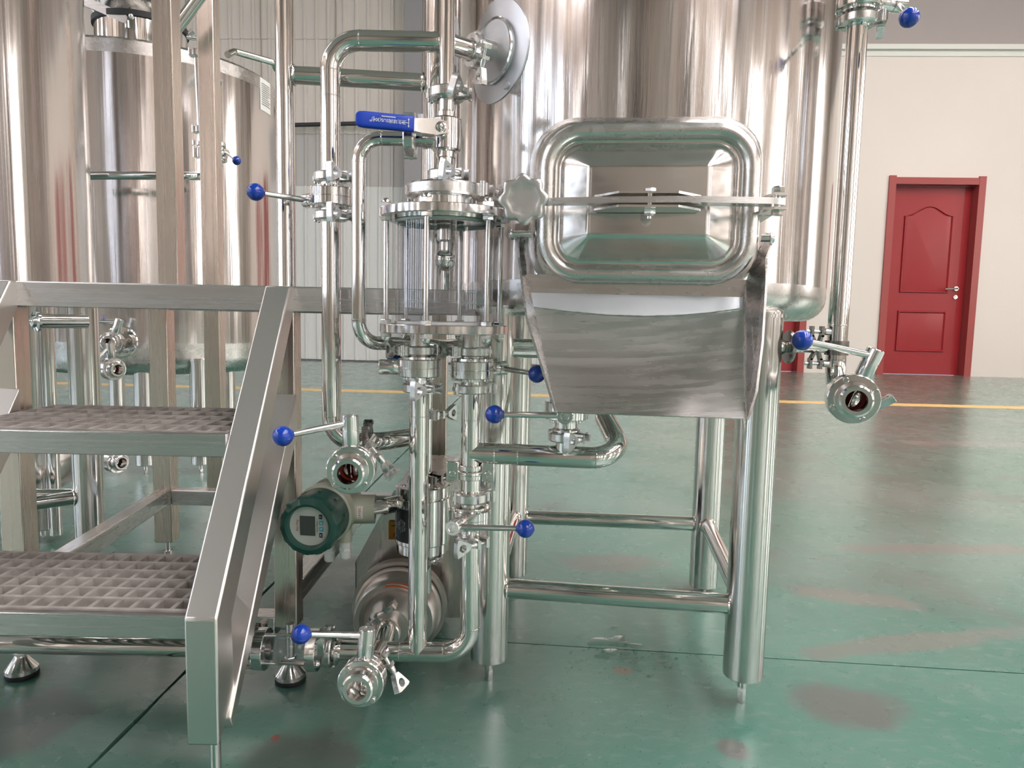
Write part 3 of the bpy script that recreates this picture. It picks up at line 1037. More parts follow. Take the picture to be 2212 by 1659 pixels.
_, vt, _ = mloc(PM(1400, 264, 0.0)); _, vb, _ = mloc(PM(1400, 613, 0.0))
ul, _, _ = mloc(PM(1163, 430, 0.0)); ur, _, _ = mloc(PM(1640, 430, 0.0))
LW, LH = (ur - ul) / 2, (vt - vb) / 2
MO = ML((ul + ur) / 2, (vt + vb) / 2, 0)
print('lid', LW, LH, MO)
rg = 0.0125
nk = []
for s, n_ in ((-0.010, -0.0145), (0.002, -0.016), (0.005, -0.020), (0.009, -0.034), (0.015, -0.060), (0.022, -0.095), (0.030, -0.150)):
    nk.append(rrect(LW + s, LH + s, 0.050 + s, n_, cy=max(0, -n_ - 0.016) * 0.14))
part('manway_neck', loft(nk, cap=False), M_TANKBAND, tank, 'satin manway collar')
lid = part('manway_lid', loft([rrect(LW - 2 * rg + 0.003, LH - 2 * rg + 0.003, 0.036, 0.002), rrect(LW - 2 * rg - 0.002, LH - 2 * rg - 0.002, 0.034, -0.001),
                               rrect(LW - 2 * rg - 0.005, LH - 2 * rg - 0.005, 0.033, -0.001), rrect(LW - 2 * rg - 0.009, LH - 2 * rg - 0.009, 0.032, 0.0015),
                               rrect(0.087, 0.0525, 0.006, 0.0275), rrect(0.084, 0.0495, 0.004, 0.0292), rrect(0.080, 0.046, 0.003, 0.0296)]), M_LID, tank)
ring = rrect(LW - rg, LH - rg, 0.052, 0.0, k=10)
part('lid_rim', MB().tube(ring, rg, 18, closed=True), M_TANKBAND, lid, 'rounded satin rim')
mb = loft([rrect(LW - 0.010, LH - 0.010, 0.046, -0.008), rrect(LW - 0.010, LH - 0.010, 0.046, -0.0150)], cap=False)
part('gasket', mb, M_RUB, lid)
# locking bar
AV = mloc(P(1400, 437, 0.98))[1]
na = 0.074
pa = PM(1166, 435, na); pb = PM(1696, 436, na - 0.02)
ua, va, _ = mloc(pa); ub_, vb_, _ = mloc(pb)
mb = MB()
arm_o = [(ua, na - 0.012), (ua, na + 0.004), (-0.06, na + 0.010), (0.06, na + 0.010), (ub_ - 0.02, na - 0.008), (ub_, na - 0.018), (ub_, na - 0.034), (ub_ - 0.03, na - 0.034), (0.0, na - 0.014)]
mb.prism([ML(u, (va + (vb_ - va) * (u - ua) / (ub_ - ua)) - 0.0042, n) for u, n in arm_o], Z * 0.0084)
arm = part('locking_bar', mb, M_BRX, lid, sharp=30)
for dz, u0, u1 in ((0.0075, PM(1293, 426, na)[0], 0), (-0.0105, 0, 0)):
    vm = (va + vb_) / 2 + dz
    pl = [(-0.072, 0.034), (-0.075, 0.052), (-0.042, na + 0.013), (0.037, na + 0.013), (0.070, 0.052), (0.068, 0.034)]
    part('bracket_plate', MB().prism([ML(u, vm, n) for u, n in pl], Z * 0.003), M_FIT, lid, sharp=30)
vm = (va + vb_) / 2
c = ML(0.0, vm, na - 0.004)
mb = MB().hexa(c + Z * 0.0105, Z, 0.0082, 0.0062).hexa(c - Z * 0.0105, -Z, 0.0086, 0.0075, 0.003)
mb.cyl(c - Z * 0.024, c + Z * 0.012, 0.0036, 12)
part('bolt', mb, M_FIT, lid)
# hinge at the right end
ch = ML(ub_ - 0.009, vb_, na - 0.024)
mb = MB()
for s in (-1, 1):
    pl = [ML(ub_ - 0.032, 0, na - 0.075), ML(ub_ - 0.002, 0, na - 0.075), ML(ub_ + 0.001, 0, na - 0.012), ML(ub_ - 0.016, 0, na - 0.010)]
    pl = [V((p.x, p.y, ch.z + (0.0075 if s > 0 else -0.0110))) for p in pl]
    mb.prism(pl, Z * 0.0036)
mb.box(ML(ub_ - 0.018, vb_ - 0.001, na - 0.108), MU * 0.013, Z * 0.011, MN * 0.036)
part('hinge_bracket', mb, M_FIT, lid, sharp=30)
mb = MB().hexa(ch + Z * 0.011, Z, 0.0085, 0.0085, 0.003).hexa(ch - Z * 0.011, -Z, 0.0080, 0.007)
mb.cyl(ch - Z * 0.014, ch + Z * 0.014, 0.0042, 12)
part('hinge_bolt', mb, M_FIT, lid)
# star knob
kc = P(1131, 431, 0.985)
ka = (V((-0.10, -1, -0.03))).normalized()
ku = ka.cross(Z).normalized(); kw = ku.cross(ka)
mb = MB(); n = 96; prof = [(0.0, 0.0070), (0.30, 0.0070), (0.58, 0.0070), (0.66, 0.0078), (0.86, 0.0090), (0.94, 0.0078), (1.0, 0.0040), (1.0, -0.003), (0.94, -0.008), (0.5, -0.014), (0.3, -0.03), (0.0, -0.03)]
vs = []; fs = []
for q, (r, h) in enumerate(prof):
    for i in range(n):
        t = 2 * pi * i / n
        lob = 1 + 0.085 * cos(8 * t + 0.5) * max(0, min(1, (r - 0.5) / 0.4))
        vs.append(kc + ka * h + (ku * cos(t) + kw * sin(t)) * (max(r, 1e-3) * 0.0322 * lob))
for q in range(len(prof) - 1):
    for i in range(n):
        fs.append([q * n + i, q * n + (i + 1) % n, (q + 1) * n + (i + 1) % n, (q + 1) * n + i])
mb.add(vs, fs)
knob = part('star_knob', mb, M_KNOB, lid, 'eight-lobed hand knob', sharp=50)
mb = MB().cyl(kc - ka * 0.02, kc - ka * 0.125, 0.0058, 14)
mb.cyl(kc - ka * 0.118 - Z * 0.014, kc - ka * 0.118 + Z * 0.014, 0.011, 14)
part('eye_bolt', mb, M_FIT, lid)
# chute pins on the collar
for px, hx, s in ((1104, 1172, -1), (1668, 1628, 1)):
    y = 506 if s < 0 else 515
    a = PM(px, y, -0.035); b = PM(hx, y + 1, -0.035)
    b = ML((LW + 0.012) * s, mloc(a)[1], -0.035)
    mb = MB().cyl(a, b, 0.0052, 14)
    mb.lathe(a - MU * s * 0.004, MU * s, [(0.0088, 0), (0.0088, 0.003), (0.0064, 0.0068), (0, 0.0078)], 18)
    part('chute_pin', mb, M_FIT, tank)

# ================================================================ CHUTE
chute = thing('grain_chute', 'dark satin sheet steel chute hung below the tank manway', 'chute', PM(1400, 760, 0.05))
nb_ = -0.012
tL, tR = PM(1138, 592, nb_), PM(1612, 604, nb_)
mL_, mR_ = PM(1143, 632, nb_), PM(1609, 642, nb_)
wl = [PM(x, y, 0.002) for x, y in ((1149, 664), (1230, 674), (1310, 681), (1390, 684), (1470, 682), (1545, 675), (1606, 667))]
lipL, lipR = PM(1204, 892, 0.135), PM(1611, 906, 0.135)


def sheet_mb(rows, th):
    "skin through rows of points with thickness th along the mean normal"
    k = len(rows[0]); vs = [p for r in rows for p in r]; fs = []
    for q in range(len(rows) - 1):
        for i in range(k - 1):
            fs.append([q * k + i, q * k + i + 1, (q + 1) * k + i + 1, (q + 1) * k + i])
    a = rows[0][-1] - rows[0][0]; b = rows[-1][0] - rows[0][0]
    nn = a.cross(b).normalized() * th
    N_ = len(vs)
    vs2 = vs + [p + nn for p in vs]
    f2 = fs + [[i + N_ for i in f][::-1] for f in fs]
    R_ = len(rows)
    rim = [i for i in range(k)] + [q * k + k - 1 for q in range(1, R_)] + [(R_ - 1) * k + i for i in range(k - 2, -1, -1)] + [q * k for q in range(R_ - 2, 0, -1)]
    for i in range(len(rim)):
        a_, b_ = rim[i], rim[(i + 1) % len(rim)]
        f2.append([a_, a_ + N_, b_ + N_, b_])
    return MB().add(vs2, f2)


def lerp(a, b, t): return a + (b - a) * t


top = [lerp(tL, tR, i / 6) for i in range(7)]; mid = [lerp(mL_, mR_, i / 6) for i in range(7)]
part('back_sheet', sheet_mb([top, mid], 0.002), M_CHUTE, chute, sharp=40)
part('flange_strip', sheet_mb([mid, wl], 0.002), M_PAD, chute, 'pale curved strip above the weld', sharp=40)
rows = []
lip = [lerp(lipL, lipR, i / 6) for i in range(7)]
for q in range(9):
    t = q / 8
    row = []
    for i in range(7):
        p = lerp(wl[i], lip[i], t)
        s = sin(pi * t) * (0.010 + 0.006 * sin(pi * i / 6))
        row.append(p + (Z * -0.6 - MN * 0.8) * s)
    rows.append(row)
part('floor_sheet', sheet_mb(rows, -0.002), M_CHUTE, chute, sharp=50)
mb = MB(); wp = []
for i in range(len(wl) - 1):
    for q in range(8): wp.append(lerp(wl[i], wl[i + 1], q / 8) + MN * 0.002)
wp.append(wl[-1] + MN * 0.002)
mb.tube(wp, [0.0011 + random.uniform(0, 0.0009) for _ in wp], 7)
mb.tube([lerp(mR_, wl[-1], t) + MN * 0.002 - MU * 0.001 for t in (0, 0.25, 0.5, 0.75, 1)], [0.0014, 0.002, 0.0013, 0.002, 0.0014], 7)
part('weld_bead', mb, M_FIT, chute)
# side plates with hooked ears
Lp = [PM(1126, 497, -0.05), PM(1121, 520, -0.028), PM(1123, 556, -0.022), PM(1123, 560, 0.0), PM(1140, 690, 0.075), PM(1162, 760, 0.10), PM(1203, 893, 0.138), wl[0], mL_, tL, PM(1136, 545, -0.04), PM(1134, 497, -0.05)]
Rp = [PM(1664, 503, -0.055), PM(1664, 530, -0.03), PM(1653, 558, -0.02), PM(1654, 600, 0.06), PM(1645, 740, 0.10), PM(1632, 845, 0.13), PM(1613, 907, 0.139), wl[-1], mR_, tR, PM(1636, 545, -0.05), PM(1654, 503, -0.055)]
for poly, th in ((Lp, -0.003), (Rp, 0.003)):
    part('side_plate', MB().prism(poly, MU * th), M_BRX if th < 0 else M_CHUTE, chute, sharp=30)

# ================================================================ WORK PLATFORM WITH STAIRS
TW = 0.0205                                                 # half width of the square tube
postB = P(614, 1300, 1.255); postA = P(40, 1100, 1.275)
XS = -0.402                                                 # right stringer
plat = thing('work_platform', 'brushed steel work platform with two grating treads, lower left', 'platform', (XS - 0.2, 1.3, 0))
ZT = P(300, 612, 1.25).z; ZBm = P(300, 667, 1.25).z
XA = P(48, 1100, 1.25).x - TW; XB = P(640, 1200, 1.25).x - TW
YF = 1.25 + TW
print('plat', ZT, ZBm, XA, XB)


def pbar(name, a, b, wv, hv, mat=None, par=None, label=None):
    mb = MB().bar(a, b, wv, hv)
    o = part(name, mb, mat or M_BRX, par or plat, label, sharp=30)
    bv = o.modifiers.new('edge', 'BEVEL'); bv.width = 0.002; bv.segments = 2; bv.limit_method = 'ANGLE'
    return o


hb = (ZT - ZBm) / 2; zc = (ZT + ZBm) / 2
XE = P(948, 900, 1.9).x
pbar('front_beam', (XA - TW, YF - 0.002, zc), (XE + 0.13, YF - 0.002, zc), V((0, TW, 0)), V((0, 0, hb)))
YBk = 1.915
pbar('rear_beam', (XA - TW, YBk, zc - 0.004), (XE + 0.02, YBk, zc - 0.004), V((0, TW, 0)), V((0, 0, hb)))
for x in (XA, XB, XE):
    pbar('side_beam', (x, YF + TW, zc), (x, YBk - TW, zc), V((TW, 0, 0)), V((0, 0, hb * 0.96)))
part('deck_plate', MB().box(((XA + XE) / 2, (YF + YBk) / 2, ZT - 0.004), (XE - XA) / 2, (YBk - YF) / 2, 0.004), M_BRX, plat, sharp=0)
fa, fbp = G(60, 1450), G(622, 1480)
for x, zb_, fpt in ((XA, 0.10, fa), (XB, 0.10, fbp)):
    o = pbar('post', (x, YF, zb_), (x, YF, ZBm), V((TW, 0, 0)), V((0, TW, 0)), M_BRZ)
    rub, bell, nut = foot_mb(V((x, YF - 0.03, 0)) if False else V((fpt.x if abs(fpt.x - x) < 0.03 else x, YF - 0.022, 0)), zb_ + 0.01, 0.0075, 0.027)
    part('foot_pad', rub, M_RUB, o, 'black rubber pad'); part('foot_bell', bell, M_FIT, o); part('foot_nut', nut, M_FIT, o)
TW2 = 0.0240
xC, xD, xU = P(357, 985, 1.93).x, P(463, 700, 2.2).x, P(370, 480, 1.80).x
for x, y, z0, z1_ in ((xC, 1.93, P(370, 1172, 1.91).z, ZBm), (xD, 2.2, 0.10, 2.15)):
    o = pbar('rear_post', (x, y, z0), (x, y, z1_), V((TW2, 0, 0)), V((0, TW2, 0)), M_BRZ)
    mb = MB().cyl(V((x, y, 0.003)), V((x, y, z0)), 0.0075, 14); mb.cyl(V((x, y, 0)), V((x, y, 0.005)), 0.014, 18)
    part('foot_bolt', mb, M_FIT, o)
pbar('tall_post', (xU, 1.80, ZT - 0.001), (xU, 1.80, 2.15), V((TW2, 0, 0)), V((0, TW2, 0)), M_BRZ)
o = pbar('post', (XE, YBk, 0.1), (XE, YBk, ZBm), V((TW, 0, 0)), V((0, TW, 0)), M_BRZ)
mb = MB().cyl(V((XE, YBk, 0.003)), V((XE, YBk, 0.1)), 0.0075, 14); mb.cyl(V((XE, YBk, 0)), V((XE, YBk, 0.005)), 0.02, 18)
part('foot_bolt', mb, M_FIT, o)
# low rails
zr = P(380, 1075, 1.91).z
pbar('low_rail', (XA, YF + TW, zr), (xC, 1.93 - TW, zr), V((TW * 0.9, 0, 0)), V((0, 0, TW)), M_BRY)
pbar('low_rail', (xC + TW2, 1.93, zr), (XE - TW, YBk, zr), V((0, TW, 0)), V((0, 0, TW)))
pbar('low_rail', (XB, YF + TW, zr - 0.005), (XB + 0.01, YBk - TW, zr - 0.005), V((TW * 0.9, 0, 0)), V((0, 0, TW)), M_BRY)
pbar('low_rail', (XA + TW, YF, zr - 0.06), (XB - TW, YF, zr - 0.06), V((0, TW, 0)), V((0, 0, TW * 0.95)))

# stringers
YK = 0.905; ZK = P(430, 1338, YK).z; Z0s = P(430, 1611, YK).z
sx = P(432, 1338, YK).x; SW = 0.0218
Ytop = 1.232
sxr = sx


def stringer(x, s=1):
    up = V((0, Ytop - YK, ZT - ZK)).normalized(); nrm = V((0, -up.z, up.y))      # nrm points forward and up
    mb = MB()
    dp = 0.040
    T0 = V((x, Ytop, ZT)); K0 = V((x, YK, ZK)); B0 = V((x, YK, Z0s))
    bk = V((0, dp / up.z, 0))
    poly = [T0, K0, B0, B0 + V((0, 0.058, 0.045)), K0 + V((0, 0.052, -0.02)), T0 + bk]
    mb.prism([p - V((SW, 0, 0)) for p in poly], (2 * SW, 0, 0))
    o = part('stringer', mb, M_SAT, plat, sharp=20)
    bv = o.modifiers.new('edge', 'BEVEL'); bv.width = 0.003; bv.segments = 2; bv.limit_method = 'ANGLE'
    # lower tube behind it, running up to the post
    q0 = B0 + V((0.004 * s, 0.040, 0.014)); q1 = V((x + 0.004 * s, YF - TW, P(600, 866, 1.24).z))
    d_ = (q1 - q0).normalized(); nn = V((0, -d_.z, d_.y))
    mb = MB().prism([p - V((SW, 0, 0)) for p in (q0 - V((0, 0, 0.012)), q0 + nn * 0.012, q1 + Z * 0.012, q1 - Z * 0.062)], (2 * SW, 0, 0))
    o2 = part('stringer_brace', mb, M_SAT, plat, sharp=20)
    bv = o2.modifiers.new('edge', 'BEVEL'); bv.width = 0.002; bv.segments = 2; bv.limit_method = 'ANGLE'
    mb = MB().cyl(V((x + 0.004, YK + 0.03, 0.012)), V((x + 0.004, YK + 0.03, Z0s + 0.05)), 0.0075, 16)
    part('foot_bolt', mb, M_FIT, o)
    mb = MB().lathe(V((x + 0.004, YK + 0.03, 0)), Z, [(0.024, 0), (0.024, 0.012), (0.010, 0.022)], 24)
    part('foot_pad', mb, M_RUB, o)


stringer(sx)
XL = P(22, 614, Ytop).x - SW
stringer(XL, -1)


def tread(z, yf, yb, zh, nx, ny, round_=False):
    x0, x1 = XL + SW, sx - SW
    mb = MB().bar(V((x0, yf + 0.006, z - zh / 2)), V((x1, yf + 0.006, z - zh / 2)), V((0, 0.006, 0)), V((0, 0, zh / 2)))
    for x in (x0 + 0.003, x1 - 0.003):
        mb.bar(V((x, yf + 0.012, z - 0.017)), V((x, yb, z - 0.017)), V((0.003, 0, 0)), V((0, 0, 0.016)))
    mb.bar(V((x0, yb - 0.003, z - 0.017)), V((x1, yb - 0.003, z - 0.017)), V((0, 0.003, 0)), V((0, 0, 0.016)))
    o = part('tread', mb, M_BRX, plat, sharp=20)
    bv = o.modifiers.new('edge', 'BEVEL'); bv.width = 0.0018; bv.segments = 2; bv.limit_method = 'ANGLE'
    # moulded grating bars, slightly tapered
    bw, bh = 0.0034, 0.013

    def barmesh(a, b, wv):
        m_ = MB(); a = V(a); b = V(b)
        up_, dn = V((0, 0, 0)), V((0, 0, -2 * bh))
        vs = [a - wv, a + wv, a + wv * 1.5 + dn, a - wv * 1.5 + dn, b - wv, b + wv, b + wv * 1.5 + dn, b - wv * 1.5 + dn]
        m_.add(vs, [[0, 1, 2, 3], [7, 6, 5, 4], [0, 4, 5, 1], [1, 5, 6, 2], [2, 6, 7, 3], [3, 7, 4, 0]])
        return m_
    ya, yb_ = yf + 0.012, yb - 0.006
    first = part('grate_bar', barmesh((x0 + 0.006, ya, z + 0.001), (x0 + 0.006, yb_, z + 0.001), V((bw, 0, 0))), M_GRATE, o, sharp=0)
    for i in range(1, nx):
        clone(first, o, ((x1 - x0 - 0.012) * i / (nx - 1), 0, 0))
    first = part('cross_bar', barmesh((x0 + 0.006, ya + bw, z + 0.0015), (x1 - 0.006, ya + bw, z + 0.0015), V((0, bw, 0))), M_GRATE, o, sharp=0)
    for i in range(1, ny):
        clone(first, o, (0, (yb_ - ya - 2 * bw) * i / (ny - 1), 0))


z1t = P(200, 1326, 0.925).z; y1b = (G(200, 1193, z1t)).y
z2t = P(250, 878, 1.33).z; y2f = G(200, 932, z2t).y
print('tread', z1t, y1b, z2t, y2f)
tread(z1t, 0.925, min(y1b, 1.19), z1t - P(200, 1378, 0.925).z, 16, 7)
tread(z2t, min(y2f, 1.06), 1.335, 0.036, 15, 6)

# hand rails standing on the platform
pr = P(620, 618, 1.27)
mb = MB().cyl(V((pr.x, 1.27, ZT - 0.004)), V((pr.x, 1.27, 2.2)), 0.0158, 24)
part('rail_post', mb, M_PIPE, plat)
pcx = P(954, 170, 1.30)
mb = MB().cyl(V((pcx.x, 1.30, ZT - 0.004)), V((pcx.x, 1.30, 2.2)), 0.0328, 32)
part('rail_column', mb, M_PIPE, plat)
zrl = P(760, 168, 1.28).z
a = V((pr.x + 0.012, 1.272, zrl)); b = V((pcx.x - 0.03, 1.298, zrl))
mb = MB().tube([a, b], 0.0150, 22); d_ = (b - a).normalized()
for e in (a + d_ * 0.004, b - d_ * 0.004):
    mb.tube([e + (perp(d_)[0] * cos(t) + perp(d_)[1] * sin(t)) * 0.0162 for t in [2 * pi * i / 20 for i in range(20)]], [0.0024 if i % 2 else 0.0016 for i in range(20)], 6, closed=True)
part('hand_rail', mb, M_PIPE, plat)

# ================================================================ SIGHT GLASS STACK
Y0 = 1.15
XV = P(961.5, 500, Y0).x
RP15, RP10 = 0.0163, 0.0120


def zy(py, Y=Y0, px=961): return P(px, py, Y).z


AX = V((XV, Y0, 0))


def ax(py): return V((XV, Y0, zy(py)))


# riser above the ball valve
mb = MB(); zt = 1.75
mb.cyl(ax(198), V((XV, Y0, zt)), RP10, 24)
ferrule(mb, ax(203), Z, 1, RP10)
solo('riser_pipe', mb, M_PIPE, 'slim vertical steel pipe rising out of frame above the blue lever valve', 'pipe')
clamp(ax(204), Z, V((0.93, -0.36, 0)), 'clamp at top of the blue lever valve, below the slim riser pipe', sign=-1, R=0.0285, ri=0.0150, h=0.0085, wing=V((0.2, -0.4, 1)))

bvt = thing('ball_valve', 'three-way ball valve with flat blue lever above the large sight glass', 'valve', ax(372))
mb = MB()
zb0, zb1 = zy(328), zy(256)
rb = 0.0228
mb.lathe(AX, Z, [(0.0128, zy(385)), (0.0245, zy(381)), (0.0245, zy(378)), (0.0135, zy(372)), (0.0130, zy(343)), (0.0150, zy(341)), (0.0150, zb0 - 0.001), (rb - 0.003, zb0), (rb, zb0 + 0.003), (rb, zb1 - 0.003), (rb - 0.003, zb1),
                  (0.0150, zb1 + 0.001), (0.0150, zy(244)), (0.0125, zy(242)), (0.0120, zy(216)), (0.0135, zy(211)), (0.0245, zy(207)), (0.0245, zy(204)), (0.01, zy(204))], 36)
part('body', mb, M_PIPE, bvt)
pz = zy(302)
pd = V((-0.96, -0.0, 0.0)).normalized()
pc0 = V((XV, Y0, pz))
mb = MB().lathe(pc0, pd, [(0.0145, 0.014), (0.0140, 0.030), (0.0150, 0.031), (0.0150, 0.036), (0.0122, 0.037), (0.0122, 0.048), (0.0150, 0.050), (0.0235, 0.0525), (0.0235, 0.0555), (0.01, 0.0555)], 28)
part('side_port', mb, M_PIPE, bvt)
sc_ = P(953, 279, Y0 - 0.024)
mb = MB().cyl(V((sc_.x, Y0 - 0.015, sc_.z)), V((sc_.x, Y0 - 0.032, sc_.z)), 0.0125, 24, bev=0.001)
mb.lathe(V((sc_.x, Y0 - 0.032, sc_.z)), V((0, -1, 0)), [(0.0095, 0), (0.0095, 0.005), (0.0080, 0.007), (0.0072, 0.0075), (0.0060, 0.012), (0.0038, 0.0145), (0, 0.0155)], 24)
part('stem_nut', mb, M_FIT, bvt)
yl = Y0 - 0.0355
h0, h1 = V((sc_.x, yl, sc_.z)), P(768, 257, yl - 0.028)
hd = (h1 - h0).normalized(); hu_ = (Z - hd * hd.dot(Z)).normalized(); hn = hd.cross(hu_)
if hn.y > 0: hn = -hn
mb = MB()
lp = [(0.006, -0.0125), (-0.011, -0.008), (-0.012, 0.008), (0.004, 0.0120), (0.030, 0.0100), (0.045, 0.0085), (0.045, -0.0085), (0.028, -0.0115)]
mb.prism([h0 + hd * a + hu_ * b for a, b in lp], hn * 0.003)
part('lever', mb, M_FIT, bvt, sharp=30)
Lg = (h1 - h0).length
mb = MB(); k = 10; sec = []
for s, wv, th in ((0.040, 0.0112, 0.0040), (0.041, 0.0122, 0.0050), (0.060, 0.0118, 0.0052), (Lg - 0.012, 0.0120, 0.0052), (Lg - 0.005, 0.0112, 0.0050), (Lg - 0.001, 0.0085, 0.0040), (Lg, 0.006, 0.003)):
    sec.append([h0 + hd * s + hu_ * (wv * (abs(cos(t)) ** 0.45) * (1 if cos(t) > 0 else -1)) + hn * (0.0015 + th * (abs(sin(t)) ** 0.6) * (1 if sin(t) > 0 else -1)) for t in [2 * pi * i / 20 for i in range(20)]])
vs = [p for s in sec for p in s]; fs = [[i for i in range(20)][::-1], [6 * 20 + i for i in range(20)]]
for q in range(6):
    for i in range(20): fs.append([q * 20 + i, q * 20 + (i + 1) % 20, (q + 1) * 20 + (i + 1) % 20, (q + 1) * 20 + i])
grip = part('grip', MB().add(vs, fs), M_GRIP, bvt, 'blue vinyl grip with white print', sharp=60)
# printing on the grip reads upside down in the photograph: letters run from the stem outwards
tn = hn * 0.0070
tx = hd; ty = -hu_
gx = lambda s, b: h0 + hd * s + hu_ * b + tn
text('printed_text', '卫生球阀SUS(304)', 0.0066, gx(Lg * 0.614, 0.0005), tx, ty, M_INK, grip)
text('printed_text', '1"', 0.0105, gx(Lg * 0.805, 0.0012), tx, ty, M_INK, grip)
mb = MB()
for i in range(16): mb.prism([gx(Lg * 0.54 + i * 0.0013 + a_, b_) for a_, b_ in ((0, 0.0052), (0.0009, 0.0052), (0.0009, 0.0068), (0, 0.0068))], hn * 0.0003)
o_ = part('fine_print', mb, M_INK, grip, sharp=0); o_['kind'] = 'stuff'
mb = MB(); s0_ = Lg * 0.385
for a, b, c_, d_ in ((0.0, 0.0085, -0.0004, 0.0004), (-0.0004, 0.0005, -0.0048, 0.0048)):
    mb.prism([gx(s0_ + a, c_), gx(s0_ + b, c_), gx(s0_ + b, d_), gx(s0_ + a, d_)], hn * 0.0003)
for tip, l, r in (((0.0110, 0), (0.0076, 0.0014), (0.0076, -0.0014)), ((0, 0.0070), (-0.0014, 0.0044), (0.0014, 0.0044)), ((0, -0.0070), (-0.0014, -0.0044), (0.0014, -0.0044))):
    mb.prism([gx(s0_ + tip[0], tip[1]), gx(s0_ + l[0], l[1]), gx(s0_ + r[0], r[1])], hn * 0.0003)
part('flow_arrow', mb, M_INK, grip, sharp=0)

# slim pipe from the side port down to the cross pipe
e0 = pc0 + pd * 0.060
ezt = e0.z
xe = P(775, 520, Y0).x
zb_ = zy(744)
pts = [e0, V((xe, Y0, ezt)), V((xe, Y0, zb_)), V((xe + 0.078, Y0 + 0.07, zb_ - 0.004))]
f = fillet(pts, 0.036, 10)
mb = MB().tube(f, RP10 * 0.94, 22)
ferrule(mb, pc0 + pd * 0.0575, pd, 1, RP10)
weld(mb, V((xe, Y0, ezt - 0.037)), Z, RP10 * 0.94); weld(mb, V((xe, Y0, zb_ + 0.037)), Z, RP10 * 0.94); weld(mb, V((xe + 0.037, Y0, ezt)), V((1, 0, 0)), RP10 * 0.94)
solo('bypass_pipe', mb, M_PIPE, 'slim U-shaped pipe from the side of the blue lever valve, left of the sight glass', 'pipe')
clamp(pc0 + pd * 0.0565, pd, V((0, -0.25, 1)), 'clamp on the side port behind the blue lever, wing nut standing up', sign=1, R=0.0270, ri=0.0150, h=0.0085, wing=V((1, 0.1, 0)))

clamp(ax(382), Z, V((0.80, -0.6, 0)), 'clamp under the blue lever valve, on the lid of the sight glass', sign=-1, R=0.0300, ri=0.0150, h=0.0085, wing=V((0.1, -0.1, 1)))
clamp(ax(416), Z, V((0.92, -0.38, 0)), 'widest clamp of all, directly above the bolted sight glass', sign=1, R=0.0635, ri=0.052, h=0.0098, s=1.25, wing=V((0.2, 0, 1)))

sg = thing('sight_glass', 'large clear glass cylinder between two bolted steel flanges', 'sight glass', ax(722))
zft, zfb = zy(457), zy(479)
zct, zcb = zy(701), zy(721)
RF = 0.1035
mb = MB().lathe(AX, Z, [(0.012, zy(385)), (0.0245, zy(386)), (0.0245, zy(389)), (0.0130, zy(395)), (0.0130, zy(401)), (0.030, zy(404)), (0.058, zy(408)), (0.058, zy(425)), (0.0505, zy(430)), (0.0505, zft + 0.002), (0.054, zft)], 48)
part('top_neck', mb, M_FIT, sg)
zth = 0.0125
mb = MB().lathe(AX, Z, [(0.03, zft), (RF - 0.001, zft), (RF, zft - 0.001), (RF, zft - zth), (RF - 0.001, zft - zth - 0.001), (0.082, zft - zth - 0.001), (0.082, zft - zth - 0.004), (0.03, zft - zth - 0.004)], 64, loop=True)
part('top_flange', mb, M_FIT, sg)
RFb = 0.1025
mb = MB().lathe(AX, Z, [(0.0, zct), (RFb - 0.001, zct), (RFb, zct - 0.001), (RFb, zct - zth), (RFb - 0.001, zct - zth - 0.001), (0.0, zct - zth - 0.001)], 64)
part('bottom_flange', mb, M_FIT, sg)
RG = 0.0780
gz0, gz1 = zct + 0.0005, zft - zth - 0.0045
mb = MB().lathe(AX, Z, [(RG - 0.005, gz0), (RG, gz0), (RG, gz1), (RG - 0.005, gz1)], 72, loop=True)
part('glass_cylinder', mb, M_GLASS, sg, 'clear glass cylinder')
for z_ in (gz0, gz1 - 0.004):
    mb = MB().lathe(AX, Z, [(RG - 0.006, z_), (RG + 0.001, z_), (RG + 0.001, z_ + 0.004), (RG - 0.006, z_ + 0.004)], 48, loop=True)
    part('gasket', mb, M_WHITEP, sg)
zs = zy(562)
mb = MB().lathe(AX, Z, [(0.0130, zft - zth - 0.004), (0.0130, zy(519)), (0.0105, zy(521)), (0.0082, zy(523)), (0.0082, zy(543)), (0.0095, zs + 0.0155), (0.006, zs + 0.016)], 28)
mb.sphere((XV, Y0, zs), 0.0172, 28, 18)
part('spray_ball', mb, M_PIPE, sg)
RB = 0.0935
for i in range(6):
    an = radians(-101 + 60 * i)
    c = V((XV + RB * cos(an), Y0 + RB * sin(an), 0))
    at = lambda z_: V((c.x, c.y, z_))
    mb = MB().cyl(at(zct - zth - 0.01), at(zft + 0.006), 0.0041, 14)
    o = part('tie_rod', mb, M_FIT, sg)
    part('nut', MB().hexa(at(zft), Z, 0.0092, 0.0075, 0.0075), M_FIT, o)
    part('nut', MB().hexa(at(zft - zth - 0.001), -Z, 0.0088, 0.0068), M_FIT, o)
    part('nut', MB().hexa(at(zct), Z, 0.0090, 0.0068), M_FIT, o)
    part('nut', MB().hexa(at(zct - zth - 0.001), -Z, 0.0090, 0.0072, 0.0078), M_FIT, o)
XLo, XRo = P(907, 735, Y0).x, P(1021, 735, Y0).x
for x in (XLo, XRo):
    mb = MB().lathe(V((x, Y0, 0)), Z, [(0.013, zct - zth), (0.0165, zct - zth), (0.0165, zy(749)), (0.0245, zy(755)), (0.0245, zy(757)), (0.013, zy(757))], 28)
    part('outlet', mb, M_FIT, sg)


def axl(py): return V((XLo, Y0, zy(py)))
def axr(py): return V((XRo, Y0, zy(py)))


